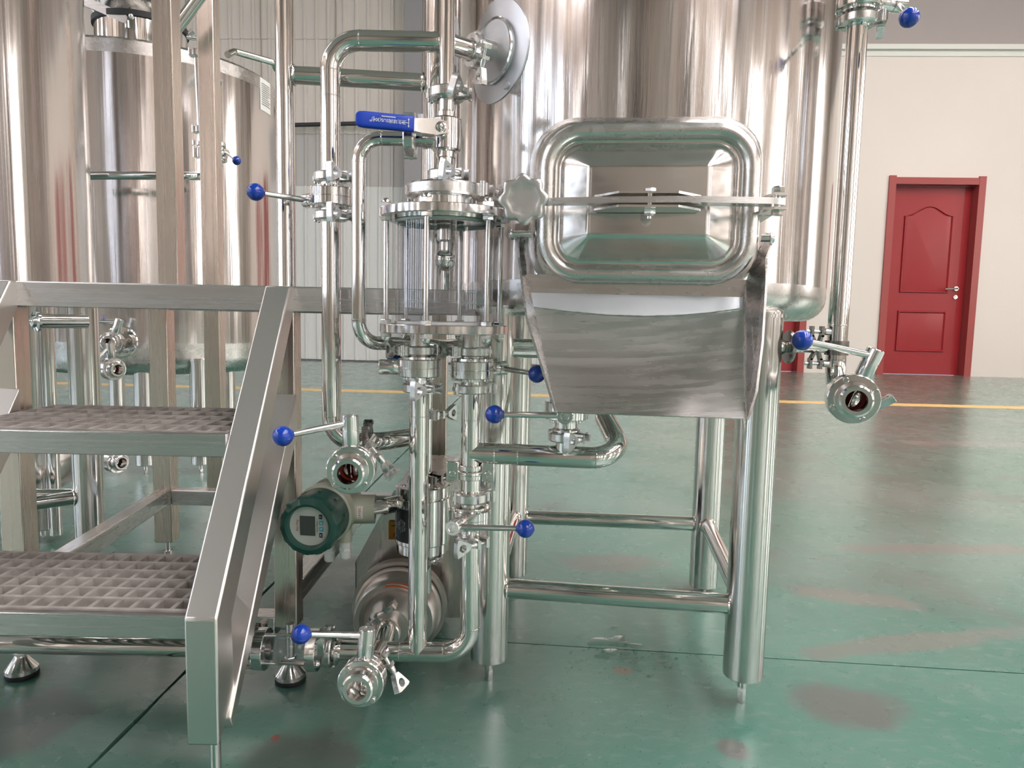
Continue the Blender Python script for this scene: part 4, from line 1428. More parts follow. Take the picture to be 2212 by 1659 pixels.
clamp(axl(758), Z, V((-0.86, -0.50, 0)), 'clamp under left outlet of the large sight glass', sign=-1, wing=V((0, 0, 1)))
clamp(axr(758), Z, V((-0.88, -0.47, 0)), 'clamp under right outlet of the large sight glass', sign=-1, wing=V((0, 0, 1)))
valve(axl(795), Z, V((-1, -0.06, 0)), P(853, 773, 1.30), 'valve below left outlet of the large sight glass, its bare stem hub pointing left', hub_len=0.030)
valve(axr(797), Z, V((0.70, 0.72, 0)), P(1160, 808, 1.13), 'valve below right outlet of the large sight glass, ball knob beside the chute edge', hub_len=0.040)
clamp(axl(838), Z, V((0.80, -0.6, 0)), 'clamp with ring-shaped wing nut under the left of two twin valves', sign=-1, wing=V((0, 0, 1)), R=0.0275)
clamp(axr(838), Z, V((0.86, 0.50, 0)), 'clamp with hinge facing front under the right of two twin valves', sign=1, R=0.0280)

# bottom header with both risers, one welded run
zh = P(850, 1407, Y0).z
xr2 = XRo + 0.004
hx0 = P(728, 1405, Y0).x
mb = MB()
fR = fillet([V((hx0, Y0, zh)), V((xr2, Y0, zh)), V((XRo, Y0, zy(1163)))], 0.045, 12)
mb.tube(fR, RP15, 26)
mb.tube([axl(842), V((XLo, Y0, zh))], RP15, 26)
ferrule(mb, axl(838.5), Z, -1); ferrule(mb, axr(1161), Z, -1)
ferrule(mb, V((hx0 - 0.001, Y0, zh)), V((1, 0, 0)), 1)
weld(mb, V((xr2, Y0, zh + 0.046)), Z, RP15); weld(mb, V((xr2 - 0.046, Y0, zh)), V((1, 0, 0)), RP15)
weld(mb, V((XLo - 0.03, Y0, zh)), V((1, 0, 0)), RP15); weld(mb, V((XLo, Y0, zy(900))), Z, RP15)
xp = P(822, 1400, Y0).x
b3c = P(783, 1470, 1.02)
tee3 = V((xp, Y0, zh + 0.004))
d3 = (b3c - tee3).normalized()
pump_in = P(837, 1358, 1.27)
mb.tube([tee3, tee3 + d3 * 0.052], RP15, 24)
mb.tube(fillet([tee3, tee3 + V((0.002, 0.045, 0.016)), pump_in], 0.04), RP15, 24)
solo('header_pipe', mb, M_PIPE, 'U-shaped bottom pipe with two vertical risers in front of the pump', 'pipe')

# right stack: branch spool, union, short spool, valve
mb = MB()
zt_ = zy(978, Y0, 1022)
b0 = V((XRo, Y0, zt_))
bd = V((0.9926, -0.105, 0)).normalized()
q1 = P(1352, 977, Y0 - 0.03)
be = b0 + bd * ((q1.x - b0.x) / bd.x)
q2 = V((be.x - 0.02, be.y + 0.12, zt_ + 0.05)); q3 = P(1318, 850, 1.38)
mb.tube([axr(842), axr(1014)], RP15 * 1.03, 26)
mb.tube(fillet([b0, be, q2, q3], [0.045, 0.05], 12), RP15 * 1.08, 26)
tb = b0 + bd * ((P(1221, 978, 1.13).x - b0.x) / bd.x)
mb.tube([tb, tb + Z * 0.024], RP15, 24)
ferrule(mb, axr(838.5), Z, -1); ferrule(mb, tb + Z * 0.033, Z, -1); ferrule(mb, axr(1017), Z, 1)
for s_ in (0.04, 0.078): weld(mb, b0 + bd * s_, bd, RP15 * 1.08)
weld(mb, tb + bd * 0.05, bd, RP15 * 1.08); weld(mb, axr(905), Z, RP15 * 1.03)
solo('branch_pipe', mb, M_PIPE, 'vertical pipe with a thick branch running right and bending up behind the chute', 'pipe')
zc_ = tb.z + 0.0335
clamp(V((tb.x, tb.y, zc_)), Z, V((0.80, -0.60, 0)), 'clamp standing on the thick horizontal branch, below the chute lip', sign=-1, wing=V((0, 0, 1)), R=0.0275)
vmc = V((tb.x, tb.y, P(1221, 885, tb.y).z))
hubp = P(1213, 897, 1.06)
valve(vmc, Z, V((-0.10, -1, 0)), P(1068, 895, tb.y - 0.07), 'valve half hidden behind the chute lip, long lever pointing left', hub_len=0.040)
clamp(V((tb.x, tb.y, vmc.z + 0.0365)), Z, V((0.8, 0.60, 0)), 'clamp almost hidden behind left edge of the chute', sign=1, R=0.0275)
mb = MB().cyl(V((tb.x, tb.y, vmc.z + 0.037)), V((tb.x, tb.y, TZ0 - 0.001)), RP15, 22)
ferrule(mb, V((tb.x, tb.y, vmc.z + 0.037)), Z, 1)
solo('drain_stub', mb, M_PIPE, 'short vertical drain pipe under the tank hidden behind the chute', 'pipe')

# two-bolt union
uc = axr(1017)
un = thing('pipe_union', 'heavy two-bolt pipe union with socket screws below the branch tee', 'union', uc)
mb = MB().lathe(uc, Z, [(0.0175, -0.012), (0.0205, -0.012), (0.0212, -0.011), (0.0212, 0.011), (0.0205, 0.012), (0.0175, 0.012)], 36, loop=True)
part('collar', mb, M_FIT, un)
for s in (-1, 1):
    mb = MB().box(uc + V((s * 0.0290, -0.001, 0.002)), 0.0105, 0.012, 0.0165)
    o = part('lug', mb, M_FIT, un, sharp=20)
    bv = o.modifiers.new('edge', 'BEVEL'); bv.width = 0.002; bv.segments = 2
    q = uc + V((s * 0.0290, -0.013, -0.002))
    mb = MB().lathe(q, V((0, -1, 0)), [(0.0058, 0), (0.0058, 0.0035), (0.0050, 0.0042), (0.0032, 0.0042), (0.0030, 0.001), (0, 0.001)], 18)
    part('screw', mb, M_FIT, o)
mb = MB().cyl(axr(1019), axr(1066), RP15 * 1.0, 26)
ferrule(mb, axr(1018), Z, -1); ferrule(mb, axr(1069), Z, 1)
solo('spool_pipe', mb, M_PIPE, 'short pipe spool between the two-bolt union and the clamp below it', 'pipe')
clamp(axr(1071), Z, V((0.9, 0.45, 0)), 'clamp between the two-bolt union and the lower right valve', sign=1, R=0.0285, h=0.0085)
v6 = axr(1115)
valve(v6, Z, V((-0.34, -0.94, 0)), P(1135, 1142, 1.075), 'valve on the right riser with lever pointing right, beside the flow sensor', hub_len=0.036)
clamp(axr(1161), Z, V((0.62, -0.78, 0)), 'clamp with ring-shaped wing nut under the lower right valve', sign=-1, R=0.0275, wing=V((0, 0, 1)))

# ================================================================ TALL PIPE ON THE LEFT
YT = 1.21
XT = P(715, 500, YT).x
ft = FLC + FLN * 0.044
zt = ft.z
zT = P(850, 101, YT + 0.0).z
e1 = ft + FLN * 0.052
e1 = V((e1.x, e1.y, zt))
pts = [ft + FLN * 0.006, V((e1.x, YT + 0.006, zt)), V((XT, YT, zT)), V((XT, YT, zy(380, YT)))]
mb = MB()
hz = (zt + zT) / 2
pA = ft + FLN * 0.004
# where the leg along the flange normal reaches the plane of the pipe
tt = (YT - pA.y) / FLN.y
pB = pA + FLN * tt; pB.z = hz; pA = V((pA.x, pA.y, hz))
mb.tube(fillet([pA, pB, V((XT, YT, hz)), V((XT, YT, zy(384, YT, 715)))], [0.05, 0.048], 12), RP15, 26)
ferrule(mb, V((ft.x, ft.y, hz)), FLN, 1); ferrule(mb, V((XT, YT, zy(384, YT, 715))), Z, 1)
weld(mb, V((XT, YT, hz - 0.049)), Z, RP15); weld(mb, V((XT + 0.049, YT, hz)), V((1, 0, 0)), RP15); weld(mb, V((XT, YT, hz - 0.09)), Z, RP15)
solo('supply_pipe', mb, M_PIPE, 'tall pipe bending from the tank pad to run down left of the sight glass', 'pipe')
clamp(V((ft.x, ft.y, hz)), FLN, (FLT * 0.93 - Z * 0.30), 'clamp on the round pale pad high on the tank flank', sign=-1, R=0.0285, wing=FLT)


def axt(py, px=715): return V((XT, YT, zy(py, YT, px)))


clamp(axt(384), Z, V((0.95, -0.40, 0)), 'clamp above the upper left valve on the tall pipe', sign=-1, wing=V((0, 0.1, 1)))
valve(axt(427), Z, V((-0.78, 0.62, 0.0)), P(552, 415, 1.19), 'upper left valve on the tall pipe, lever crossing the hand rail post', hub_len=0.034)
clamp(axt(467), Z, V((0.95, -0.40, 0)), 'clamp below the upper left valve on the tall pipe', sign=-1, wing=V((0, 0.1, 1)))
zrun = zy(957, YT, 720)
XD, YD = P(914, 1000, 1.31).x, 1.31                         # pump discharge line
mb = MB()
mb.tube(fillet([axt(468), V((XT, YT, zrun)), V((XD - 0.06, YT + 0.03, zrun)), V((XD, YD, zrun))], [0.046, 0.05], 12), RP15, 26)
ferrule(mb, axt(469), Z, -1)
weld(mb, V((XT, YT, zrun + 0.047)), Z, RP15); weld(mb, V((XT + 0.047, YT, zrun)), V((1, 0, 0)), RP15)
t2 = P(800, 955, YT + 0.01); t2 = V((t2.x, YT + 0.015, zrun))
b2c = P(760, 1012, 1.02)
d2 = (b2c - t2).normalized()
mb.tube([t2, b2c - d2 * 0.046], RP15, 24)
ferrule(mb, b2c - d2 * 0.037, d2, -1)
mb.tube([V((XD, YD, zy(893, YD, 914))), V((XD, YD, zy(1028, YD, 914)))], RP15, 24)
solo('return_pipe', mb, M_PIPE, 'lower part of the tall left pipe turning right behind the front valve', 'pipe')
clamp(b2c - d2 * 0.0368, d2, V((0.80, 0, 0.6)), 'clamp behind the valve above the green flow meter', sign=-1, R=0.0275, wing=V((0.3, 1, 0.3)))
valve(b2c, -d2, V((-0.03, 0, 1)), P(611, 942, 0.965), 'open-ended valve facing the viewer above the green flow meter', hub_len=0.044, open_=0.9)
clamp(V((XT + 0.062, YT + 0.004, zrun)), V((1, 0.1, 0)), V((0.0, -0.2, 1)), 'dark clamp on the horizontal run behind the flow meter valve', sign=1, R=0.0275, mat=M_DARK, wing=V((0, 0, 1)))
valve(b3c, -d3, V((0.07, 0, 1)), P(650, 1370, 0.985), 'open-ended valve facing the viewer at the very bottom', hub_len=0.044, open_=0.5, seal=False)
clamp(b3c - d3 * 0.0368, d3, V((0.85, 0, 0.5)), 'clamp behind the lowest open-ended valve', sign=-1, R=0.0275, wing=V((0.3, 1, 0.3)))

# ================================================================ CROSS PIPE BEHIND THE STACK
yc = 1.26
c0 = P(866, 763, yc); c1 = P(1330, 772, yc + 0.01)
zc0 = c0.z - 0.004
mb = MB()
mb.lathe(V((c0.x - 0.004, yc - 0.0, zc0)), V((1, 0, 0)), [(RP10 * 0.9, -0.03), (RP10 * 0.9, 0.0), (RP15, 0.03), (RP15, 0.05)], 24)
mb = MB()
xs0 = xe + 0.098
mb.tube([V((xs0, Y0 + 0.088, zb_ - 0.005)), V((xs0 + 0.03, 1.262, zb_ - 0.008))], RP10 * 0.94, 20)
mb.tube([V((xs0 + 0.028, 1.262, zb_ - 0.008)), V((xs0 + 0.06, 1.30, zb_ - 0.010)), V((xs0 + 0.085, 1.318, zb_ - 0.012)), V((0.30, 1.34, zb_ - 0.012))], [RP10 * 0.95, RP15 * 0.98, RP15 * 1.1, RP15 * 1.1], 24)
solo('cross_pipe', mb, M_PIPE, 'dark horizontal pipe passing behind the twin valves toward the chute', 'pipe')
mb = MB().tube([V((xe + 0.13, 1.40, zy(741, 1.40, 900))), V((0.24, 1.43, zy(739, 1.43, 1180)))], 0.0085, 18)
solo('black_tubing', mb, M_DARKP, 'black conduit just above the dark cross pipe under the tank', 'tubing')  # black tube along the dark band above the cross pipe
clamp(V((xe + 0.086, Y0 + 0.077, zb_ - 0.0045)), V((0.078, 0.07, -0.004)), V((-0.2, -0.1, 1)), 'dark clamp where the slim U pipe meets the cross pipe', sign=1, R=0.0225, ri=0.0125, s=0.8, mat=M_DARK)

# ================================================================ PUMP, HOOD AND FLOW METER
pm = thing('transfer_pump', 'round-faced steel centrifugal pump under a folded hood, behind the bottom pipes', 'pump', V((XD - 0.03, 1.5, 0)))
pcn = P(852, 1338, 1.31)
pf = V((pcn.x, 1.31, pcn.z)); YN = V((0, 1, 0))
mb = MB().lathe(pf, YN, [(0.0165, -0.038), (0.034, -0.036), (0.045, -0.02), (0.052, -0.006), (0.058, 0.0), (0.066, -0.010), (0.074, -0.010), (0.0795, -0.002), (0.0810, 0.012), (0.0810, 0.040), (0.0855, 0.042), (0.0855, 0.050), (0.02, 0.050)], 56)
casing = part('casing', mb, M_PUMP, pm)
iz = pump_in
mb = MB().lathe(V((iz.x, 1.31, iz.z)), YN, [(RP15, -0.060), (RP15, -0.040), (0.020, -0.037), (0.036, -0.020), (0.040, -0.012)], 30)
part('inlet', mb, M_FIT, casing)
mb = MB().lathe(pf + YN * 0.055, YN, [(0.03, 0), (0.094, 0.0), (0.094, 0.022), (0.088, 0.03), (0.070, 0.03), (0.068, 0.09), (0.03, 0.09)], 48)
part('lantern', mb, M_PUMP, pm, 'brown-grey bearing lantern')
clamp(V((iz.x, 1.31 - 0.062, iz.z)), YN, V((-0.62, 0, 0.78)), 'clamp on the pump inlet, its wing nut standing up in front of the casing', sign=1, R=0.0275, wing=V((0, 1, 0)))
mc = pf + YN * 0.15
mb = MB().lathe(mc, YN, [(0.02, 0), (0.070, 0.0), (0.072, 0.006), (0.072, 0.20), (0.060, 0.225), (0.02, 0.228)], 40)
for i in range(28):
    an = 2 * pi * i / 28; dd = V((cos(an), 0, sin(an)))
    mb.box(mc + YN * 0.105 + dd * 0.074, dd * 0.006, YN * 0.085, YN.cross(dd) * 0.0014)
part('motor', mb, M_GREYP, pm)
mb = MB().box(mc + V((0, 0.1, -0.075)), 0.05, 0.09, 0.012)
for sx_ in (-1, 1):
    for sy in (0.03, 0.19):
        c_ = V((mc.x + sx_ * 0.05, mc.y + sy, 0))
        mb.lathe(c_, Z, [(0.024, 0), (0.024, 0.004), (0.008, 0.012), (0.008, mc.z - 0.075)], 20)
part('base', mb, M_FIT, pm)
# hood: a folded sheet shell with chamfered shoulders
hy0, hy1 = 1.43, 1.80
hxl, hxr = P(768, 1290, hy0).x, P(1000, 1290, hy0).x
zsh = P(770, 1215, hy0).z; ztp = P(860, 1048, hy0 + 0.05).z
htl, htr = P(852, 1050, hy0).x, P(968, 1050, hy0).x
outl = [(hxl, 0.045), (hxl, zsh), (htl, ztp), (htr, ztp), (hxr, zsh), (hxr, 0.045)]
rowA = [V((x, hy0, z)) for x, z in outl]; rowB = [V((x, hy1, z)) for x, z in outl]
hood = part('hood', sheet_mb([rowA, rowB], 0.002), M_HOOD, pm, sharp=15)
part('hood_front', MB().prism([p_ + V((0, 0.004, 0)) for p_ in rowA], (0, 0.002, 0)), M_HOOD, pm, sharp=15)
mb = MB()
for zz in (0.10, 0.16): mb.hexa(V((hxr, hy0 + 0.02, zz)), V((1, 0, 0)), 0.006, 0.005)
part('screw', mb, M_FIT, hood)
# stickers
sp = P(895, 1268, 1.30)
ang = atan2(sp.z - pf.z, sp.x - pf.x)
rr_ = 0.0745
st = []
for i in range(9):
    t = radians(103 - 40 * i / 8)
    st.append([pf + V((cos(t) * r_, o_, sin(t) * r_)) for r_, o_ in ((0.0690, -0.0112), (0.0765, -0.0085))])
part('warning_sticker', sheet_mb(st, 0.0004), M_ORANGE2, casing, 'faded orange sticker', sharp=60)
s0 = P(849, 1146, hy0)
osl = (V((htl, hy0, ztp)) - V((hxl, hy0, zsh))).normalized(); on_ = V((0, 1, 0)).cross(osl); on_ = on_ if on_.x < 0 else -on_
s_c = V((hxl, hy0 + 0.002, zsh)) + osl * 0.09
sty = part('label_plate', MB().box(P(850, 1146, hy0 - 0.002), 0.010, 0.0006, 0.019), M_ORANGE, hood, 'small orange sticker', sharp=0)
mb = MB()
cst = P(850, 1146, hy0 - 0.0032)
for i, (dx, dz, hw_, hh_) in enumerate(((0.002, 0.010, 0.003, 0.0012), (-0.003, 0.010, 0.001, 0.001), (0.003, -0.006, 0.004, 0.0006), (0.003, -0.009, 0.004, 0.0006), (0.003, -0.012, 0.004, 0.0006))):
    mb.box(cst + V((dx, 0, dz)), hw_, 0.0002, hh_)
part('print', mb, M_INKB, sty, sharp=0)

# discharge: clamps, flow sensor
zsT, zsB = zy(1046, YD, 914), zy(1187, YD, 914)
axd = lambda py: V((XD, YD, zy(py, YD, 914)))
clamp(axd(893), Z, V((0.85, -0.5, 0)), 'clamp on the hidden pump pipe, wing nut showing right of the left riser', sign=1, R=0.0285, wing=V((0, 0, 1)))
mb = MB().cyl(V((XD, YD, zy(890, YD))), V((XD, YD, zy(800, YD))), RP15, 22)
ferrule(mb, axd(892), Z, 1)
solo('discharge_pipe', mb, M_PIPE, 'vertical pump discharge pipe hidden behind the left riser', 'pipe')
clamp(axd(1030), Z, V((0.80, -0.6, 0)), 'dark clamp on top of the flow sensor', sign=1, R=0.0285, mat=M_DARK, wing=V((0, 0, 1)))
fm = thing('flow_meter', 'electromagnetic flow meter with green round display head and steel sensor body', 'flow meter', axd(1200))
RS = 0.0515
mb = MB().lathe(AX * 0 + V((XD, YD, 0)), Z, [(0.014, zsT + 0.012), (0.0245, zsT + 0.012), (0.0245, zsT + 0.009), (0.0175, zsT + 0.006), (0.0175, zsT), (RS - 0.002, zsT), (RS - 0.001, zsT - 0.001), (RS - 0.001, zsT - 0.019), (RS - 0.004, zsT - 0.020), (RS - 0.004, zsT - 0.022), (RS, zsT - 0.023),
                                             (RS, zsB + 0.020), (RS - 0.002, zsB + 0.018), (RS - 0.002, zsB + 0.001), (RS - 0.004, zsB), (0.0175, zsB), (0.0175, zsB - 0.006), (0.0245, zsB - 0.009), (0.0245, zsB - 0.012), (0.014, zsB - 0.012)], 56)
sens = part('sensor_body', mb, M_FIT, fm)
for i in range(6):
    an = radians(20 + 60 * i)
    q = V((XD + 0.038 * cos(an), YD + 0.038 * sin(an), zsT))
    part('screw', MB().lathe(q, Z, [(0.0062, 0), (0.0062, 0.0012), (0.0050, 0.002), (0.0036, 0.002), (0.0034, 0.0005), (0, 0.0005)], 16), M_FIT, sens)
clamp(V((XD, YD, zsB - 0.0125)), Z, V((0.85, -0.5, 0)), 'clamp with ring-shaped wing nut under the flow sensor, above the pump', sign=-1, R=0.0275, wing=V((0, 0, 1)))
mb = MB().cyl(V((XD, YD, zsB - 0.014)), V((XD, YD + 0.02, pf.z + 0.05)), RP15, 22)
part('outlet', mb, M_FIT, casing)
# name plate wrapped on the sensor
zl0, zl1 = zy(1088, YD, 885), zy(1157, YD, 885)
rows = []
for z_ in (zl0, zl1):
    rows.append([V((XD + (RS + 0.0004) * cos(t), YD + (RS + 0.0004) * sin(t), z_)) for t in [radians(-158 + 5 * i) for i in range(15)]])
npl = part('name_plate', sheet_mb(rows, -0.0004), M_BLACK, sens, 'black name plate with white print', sharp=60)


def on_sens(th, z_): return V((XD + (RS + 0.0011) * cos(th), YD + (RS + 0.0011) * sin(th), z_))


for th, s_, size in ((radians(-150), 'Electromagnetic Flowmeter', 0.0045), (radians(-141), 'Model :', 0.0034), (radians(-136), 'Size : DN25', 0.0034), (radians(-131), 'Pressure : 1.6 MPa', 0.0034), (radians(-126), 'Accuracy : 0.5%', 0.0034), (radians(-121), 'Liner : PTFE', 0.0034)):
    p_ = on_sens(th, (zl0 + zl1) / 2)
    tn_ = V((-sin(th), cos(th), 0))
    text('printed_text', s_, size, p_, Z, -tn_, M_INK, npl, 0.0001)
# transmitter head
HA = V((-0.10, -1, -0.04)).normalized()
hu2 = HA.cross(Z).normalized(); hw2 = hu2.cross(HA)
if hu2.x < 0: hu2, hw2 = -hu2, -hw2
if hw2.z < 0: hw2 = -hw2
hf = P(665, 1139, 1.155)
prh = lambda a: hf - HA * a
RH = 0.0505
mb = MB()
n = 120
prof = [(0.0345, -0.008), (0.0355, 0.0005), (0.0395, 0.002), (0.0455, 0.000), (RH * 0.955, -0.0015), (RH * 1.0, -0.007), (RH * 1.0, -0.024), (RH * 0.97, -0.026), (RH * 0.985, -0.062), (RH * 0.95, -0.064)]
vs = []; fs = []
for q, (r, h) in enumerate(prof):
    for i in range(n):
        t = 2 * pi * i / n
        sc2 = 1 + (0.022 * (1 if sin(t * 14) > 0.35 else 0) if 4 <= q <= 6 else 0)
        vs.append(hf + HA * h + (hu2 * cos(t) + hw2 * sin(t)) * (r * sc2))
for q in range(len(prof) - 1):
    for i in range(n): fs.append([q * n + i, q * n + (i + 1) % n, (q + 1) * n + (i + 1) % n, (q + 1) * n + i])
mb.add(vs, fs)
for t in (radians(132), radians(-42)):
    dd = hu2 * cos(t) + hw2 * sin(t)
    mb.box(hf + HA * 0.0005 + dd * RH * 0.955, dd * 0.0035, dd.cross(HA) * 0.0022, HA * 0.002)
for i in range(10):
    t = 2 * pi * i / 10 + 0.2
    dd = hu2 * cos(t) + hw2 * sin(t)
    mb.box(hf - HA * 0.046 + dd * RH * 0.985, dd * 0.0012, dd.cross(HA) * 0.0025, HA * 0.006)
cover = part('display_cover', mb, M_GREEN, fm, 'dark green screw-on cover with grip notches')
mb = MB().lathe(hf - HA * 0.0085, HA, [(0, 0), (0.0350, 0), (0.0350, 0.0008), (0, 0.0008)], 48)
dial = part('dial_plate', mb, M_DIAL, cover, 'pale round dial with dark screen')
du = hu2; dw = hw2


def dp(a, b, off=0.0): return hf - HA * (0.0075 - off) + du * a + dw * b


def plate(name, x0, x1, y0_, y1_, mat, off=0.0004, par=None):
    mb = MB().prism([dp(x0, y0_, off), dp(x1, y0_, off), dp(x1, y1_, off), dp(x0, y1_, off)], HA * 0.0003)
    return part(name, mb, mat, par or cover, sharp=0)


plate('display_screen', -0.0165, 0.0100, -0.0170, 0.0170, M_LCD)
for i, (y_, mt) in enumerate(((0.0165, M_BLACK), (0.0062, M_CYAN), (-0.0050, M_CYAN), (-0.0155, M_BLACK))):
    plate('key', 0.0168, 0.0244 if abs(y_) < 0.01 else 0.0225, y_ - 0.0040, y_ + 0.0040, mt)
for y_, up_ in ((0.0062, 1), (-0.0050, -1)):
    mb = MB().prism([dp(0.0188, y_ - 0.0018 * up_, 0.0008), dp(0.0224, y_ - 0.0018 * up_, 0.0008), dp(0.0206, y_ + 0.0018 * up_, 0.0008)], HA * 0.0002)
    part('arrow_mark', mb, M_INK, cover, sharp=0)
text('printed_text', 'Elec-Mag', 0.0055, dp(-0.0212, 0.0, 0.0006), dw, -du, M_INKR, cover, 0.0001)
text('printed_text', '-- Flow Meter --', 0.0040, dp(0.0134, 0.0, 0.0006), dw, -du, M_INKB, cover, 0.0001)
text('printed_text', 'F', 0.0048, dp(0.0198, 0.0165, 0.0009), dw, -du, M_INK, cover, 0.0001)
text('printed_text', 'M', 0.0048, dp(0.0198, -0.0155, 0.0009), dw, -du, M_INK, cover, 0.0001)
RHb = 0.0530
mb = MB().lathe(hf, HA, [(RHb - 0.003, -0.064), (RHb, -0.067), (RHb, -0.088), (RHb - 0.004, -0.094), (RHb - 0.006, -0.118), (RHb - 0.002, -0.124), (RHb - 0.002, -0.138), (RHb - 0.010, -0.146), (0.0, -0.148)], 56)
hh = part('head_housing', mb, M_BEIGE, fm, 'beige painted housing')
hub_c = hf - HA * 0.098
hub_e = P(811, 1111, 1.262)
dxh = V((1, 0.10, 0)).normalized()
hb0 = V((hub_c.x, hub_c.y, hub_c.z)); Lh = (hub_e.x - hub_c.x) / dxh.x
mb = MB().lathe(hb0, dxh, [(0.0290, 0.02), (0.0262, 0.048), (0.0262, Lh), (0.0235, Lh), (0.0230, Lh - 0.012), (0.012, Lh - 0.014)], 40)
part('side_hub', mb, M_BEIGE, fm, 'beige tubular hub')
sens_d = (V((XD, YD, hb0.z)) - (hb0 + dxh * Lh)).normalized()
ce = hb0 + dxh * (Lh - 0.014)
mb = MB().tube([ce, ce + V((0.030, (YD - ce.y) * 0.40, 0))], 0.0122, 24)
mb.tube([ce + V((0.027, (YD - ce.y) * 0.36, 0)), V((XD - RS * 0.9, YD - 0.01, hb0.z))], 0.0150, 24)
part('connecting_tube', mb, M_PIPE, fm)
for i in range(3):
    an = 2 * pi * i / 3 + 0.6
    q = ce + (Z * cos(an) + dxh.cross(Z) * sin(an)) * 0.0172
    part('screw', MB().cyl(q, q + dxh * 0.006, 0.0036, 12), M_FIT, fm)
# 24VDC sticker on the hub
sp = hb0 + dxh * 0.058
def on_hub(a, t): return hb0 + dxh * a + (V((0, -1, 0)) * cos(t) + Z * sin(t)) * 0.0266
stc = 0.0605
rows = [[on_hub(stc - 0.0052, radians(-26 + 5.2 * i)) for i in range(11)], [on_hub(stc + 0.0052, radians(-26 + 5.2 * i)) for i in range(11)]]
stk = part('voltage_sticker', sheet_mb(rows, 0.0003), M_PAPER, fm, 'pale sticker reading 24VDC', sharp=60)
for i, ch in enumerate('24VDC'):
    t = radians(-19 + 9.4 * i)
    p_ = on_hub(stc, t) + (V((0, -1, 0)) * cos(t) + Z * sin(t)) * 0.0007
    text('printed_text', ch, 0.0062, p_, Z * cos(t) + V((0, 1, 0)) * sin(t), -dxh, M_INKR, stk, 0.0001)
# cable glands
for px, py, off in ((746, 1190, 0.098), (712, 1196, 0.112)):
    g = P(px, py, 1.245 if px > 730 else 1.27)
    gt = V((g.x, g.y, hub_c.z - 0.03))
    mb = MB().cyl(V((g.x, g.y, g.z + 0.018)), gt, 0.0120, 24)
    part('gland_boss', mb, M_BEIGE, fm)
    mb = MB().lathe(V((g.x, g.y, g.z)), Z, [(0.0065, -0.014), (0.0090, -0.013), (0.0100, -0.010), (0.0100, 0.001)], 24)
    mb.hexa(V((g.x, g.y, g.z + 0.001)), Z, 0.0112, 0.007); mb.cyl(V((g.x, g.y, g.z + 0.008)), V((g.x, g.y, g.z + 0.0175)), 0.0105, 24)
    part('cable_gland', mb, M_WHITEP, fm, 'white plastic cable gland')

# ================================================================ HORIZONTAL SIGHT TUBE AT THE BOTTOM
xh = V((1, 0, 0))
def hp(px): return V((P(px, 1400, Y0).x, Y0, zh))
clamp(hp(711), xh, V((0, -0.15, 1)), 'clamp at the right end of the low horizontal sight tube', sign=1, R=0.0285, wing=V((0, 1, 0.3)))
st = thing('sight_tube', 'small horizontal glass sight tube with tie rods low beside the stair', 'sight glass', V((hp(625).x, Y0, zh - 0.04)))
x0, x1, xa, xb = hp(556).x, hp(578).x, hp(668).x, hp(690).x
RFt = 0.0350
at_ = V((0, Y0, zh))
for nm, a, b in (('end_flange', x0, x1), ('end_flange', xa, xb)):
    mb = MB().lathe(at_, xh, [(0.016, a), (RFt - 0.001, a), (RFt, a + 0.001), (RFt, b - 0.001), (RFt - 0.001, b), (0.016, b)], 44, loop=True)
    part(nm, mb, M_FIT, st)
mb = MB().lathe(at_, xh, [(0.0235, x1), (0.0260, x1), (0.0260, xa), (0.0235, xa)], 44, loop=True)
part('glass_cylinder', mb, M_GLASS, st, 'clear glass tube')
for e0_, e1_ in ((xb, hp(711).x - 0.0005), (hp(545).x, x0)):
    mb = MB().lathe(at_, xh, [(0.0175, min(e0_, e1_)), (0.0175, max(e0_, e1_))], 28)
    q = e1_ if e0_ == xb else e0_
    mb.lathe(at_, xh, [(0.015, q - 0.001), (0.0245, q - 0.001), (0.0245, q + 0.001), (0.015, q + 0.001)], 28, loop=True)
    part('end_neck', mb, M_FIT, st)
for i in range(4):
    an = radians(20 + 90 * i)
    yy, zz = Y0 + 0.0305 * cos(an), zh + 0.0305 * sin(an)
    mb = MB().cyl(V((x0 - 0.003, yy, zz)), V((xb + 0.006, yy, zz)), 0.0028, 10)
    o = part('tie_rod', mb, M_FIT, st)
    part('nut', MB().hexa(V((xb, yy, zz)), xh, 0.0062, 0.005, 0.004), M_FIT, o)
    part('nut', MB().hexa(V((x0, yy, zz)), -xh, 0.0062, 0.005), M_FIT, o)
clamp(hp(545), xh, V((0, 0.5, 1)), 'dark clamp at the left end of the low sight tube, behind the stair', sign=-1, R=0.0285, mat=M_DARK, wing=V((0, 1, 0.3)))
mb = MB().tube([hp(543), V((-1.35, Y0, zh))], RP15, 22); ferrule(mb, hp(544), xh, -1)
solo('floor_pipe', mb, M_PIPE, 'horizontal pipe running low behind the bottom stair tread', 'pipe')

# ================================================================ PIPE LINE ON THE RIGHT
YR = 1.205
XRR = P(1830, 400, YR).x
def axq(py): return V((XRR, YR, P(1830, py, YR).z))
b7 = P(1846, 861, 1.035)
pe = axq(845)
mb = MB()
d7 = V((-0.20, -1, 0)).normalized()
bk7 = b7 - d7 * 0.036
pz7 = V((XRR, YR, b7.z))
mb.tube(fillet([axq(48), pz7, bk7], 0.046, 14), RP15, 26)
d7 = (bk7 - pz7).normalized()
ferrule(mb, axq(46), Z, -1); ferrule(mb, bk7, d7, -1)
weld(mb, axq(703), Z, RP15); weld(mb, pz7 + Z * 0.047, Z, RP15)
solo('drain_pipe', mb, M_PIPE, 'long vertical pipe right of the tank ending in an elbow', 'pipe')
b7 = bk7 + d7 * 0.036
clamp(bk7, d7, V((0.6, 0, -0.8)), 'clamp behind the valve at the foot of the right-hand pipe', sign=1, R=0.0285)
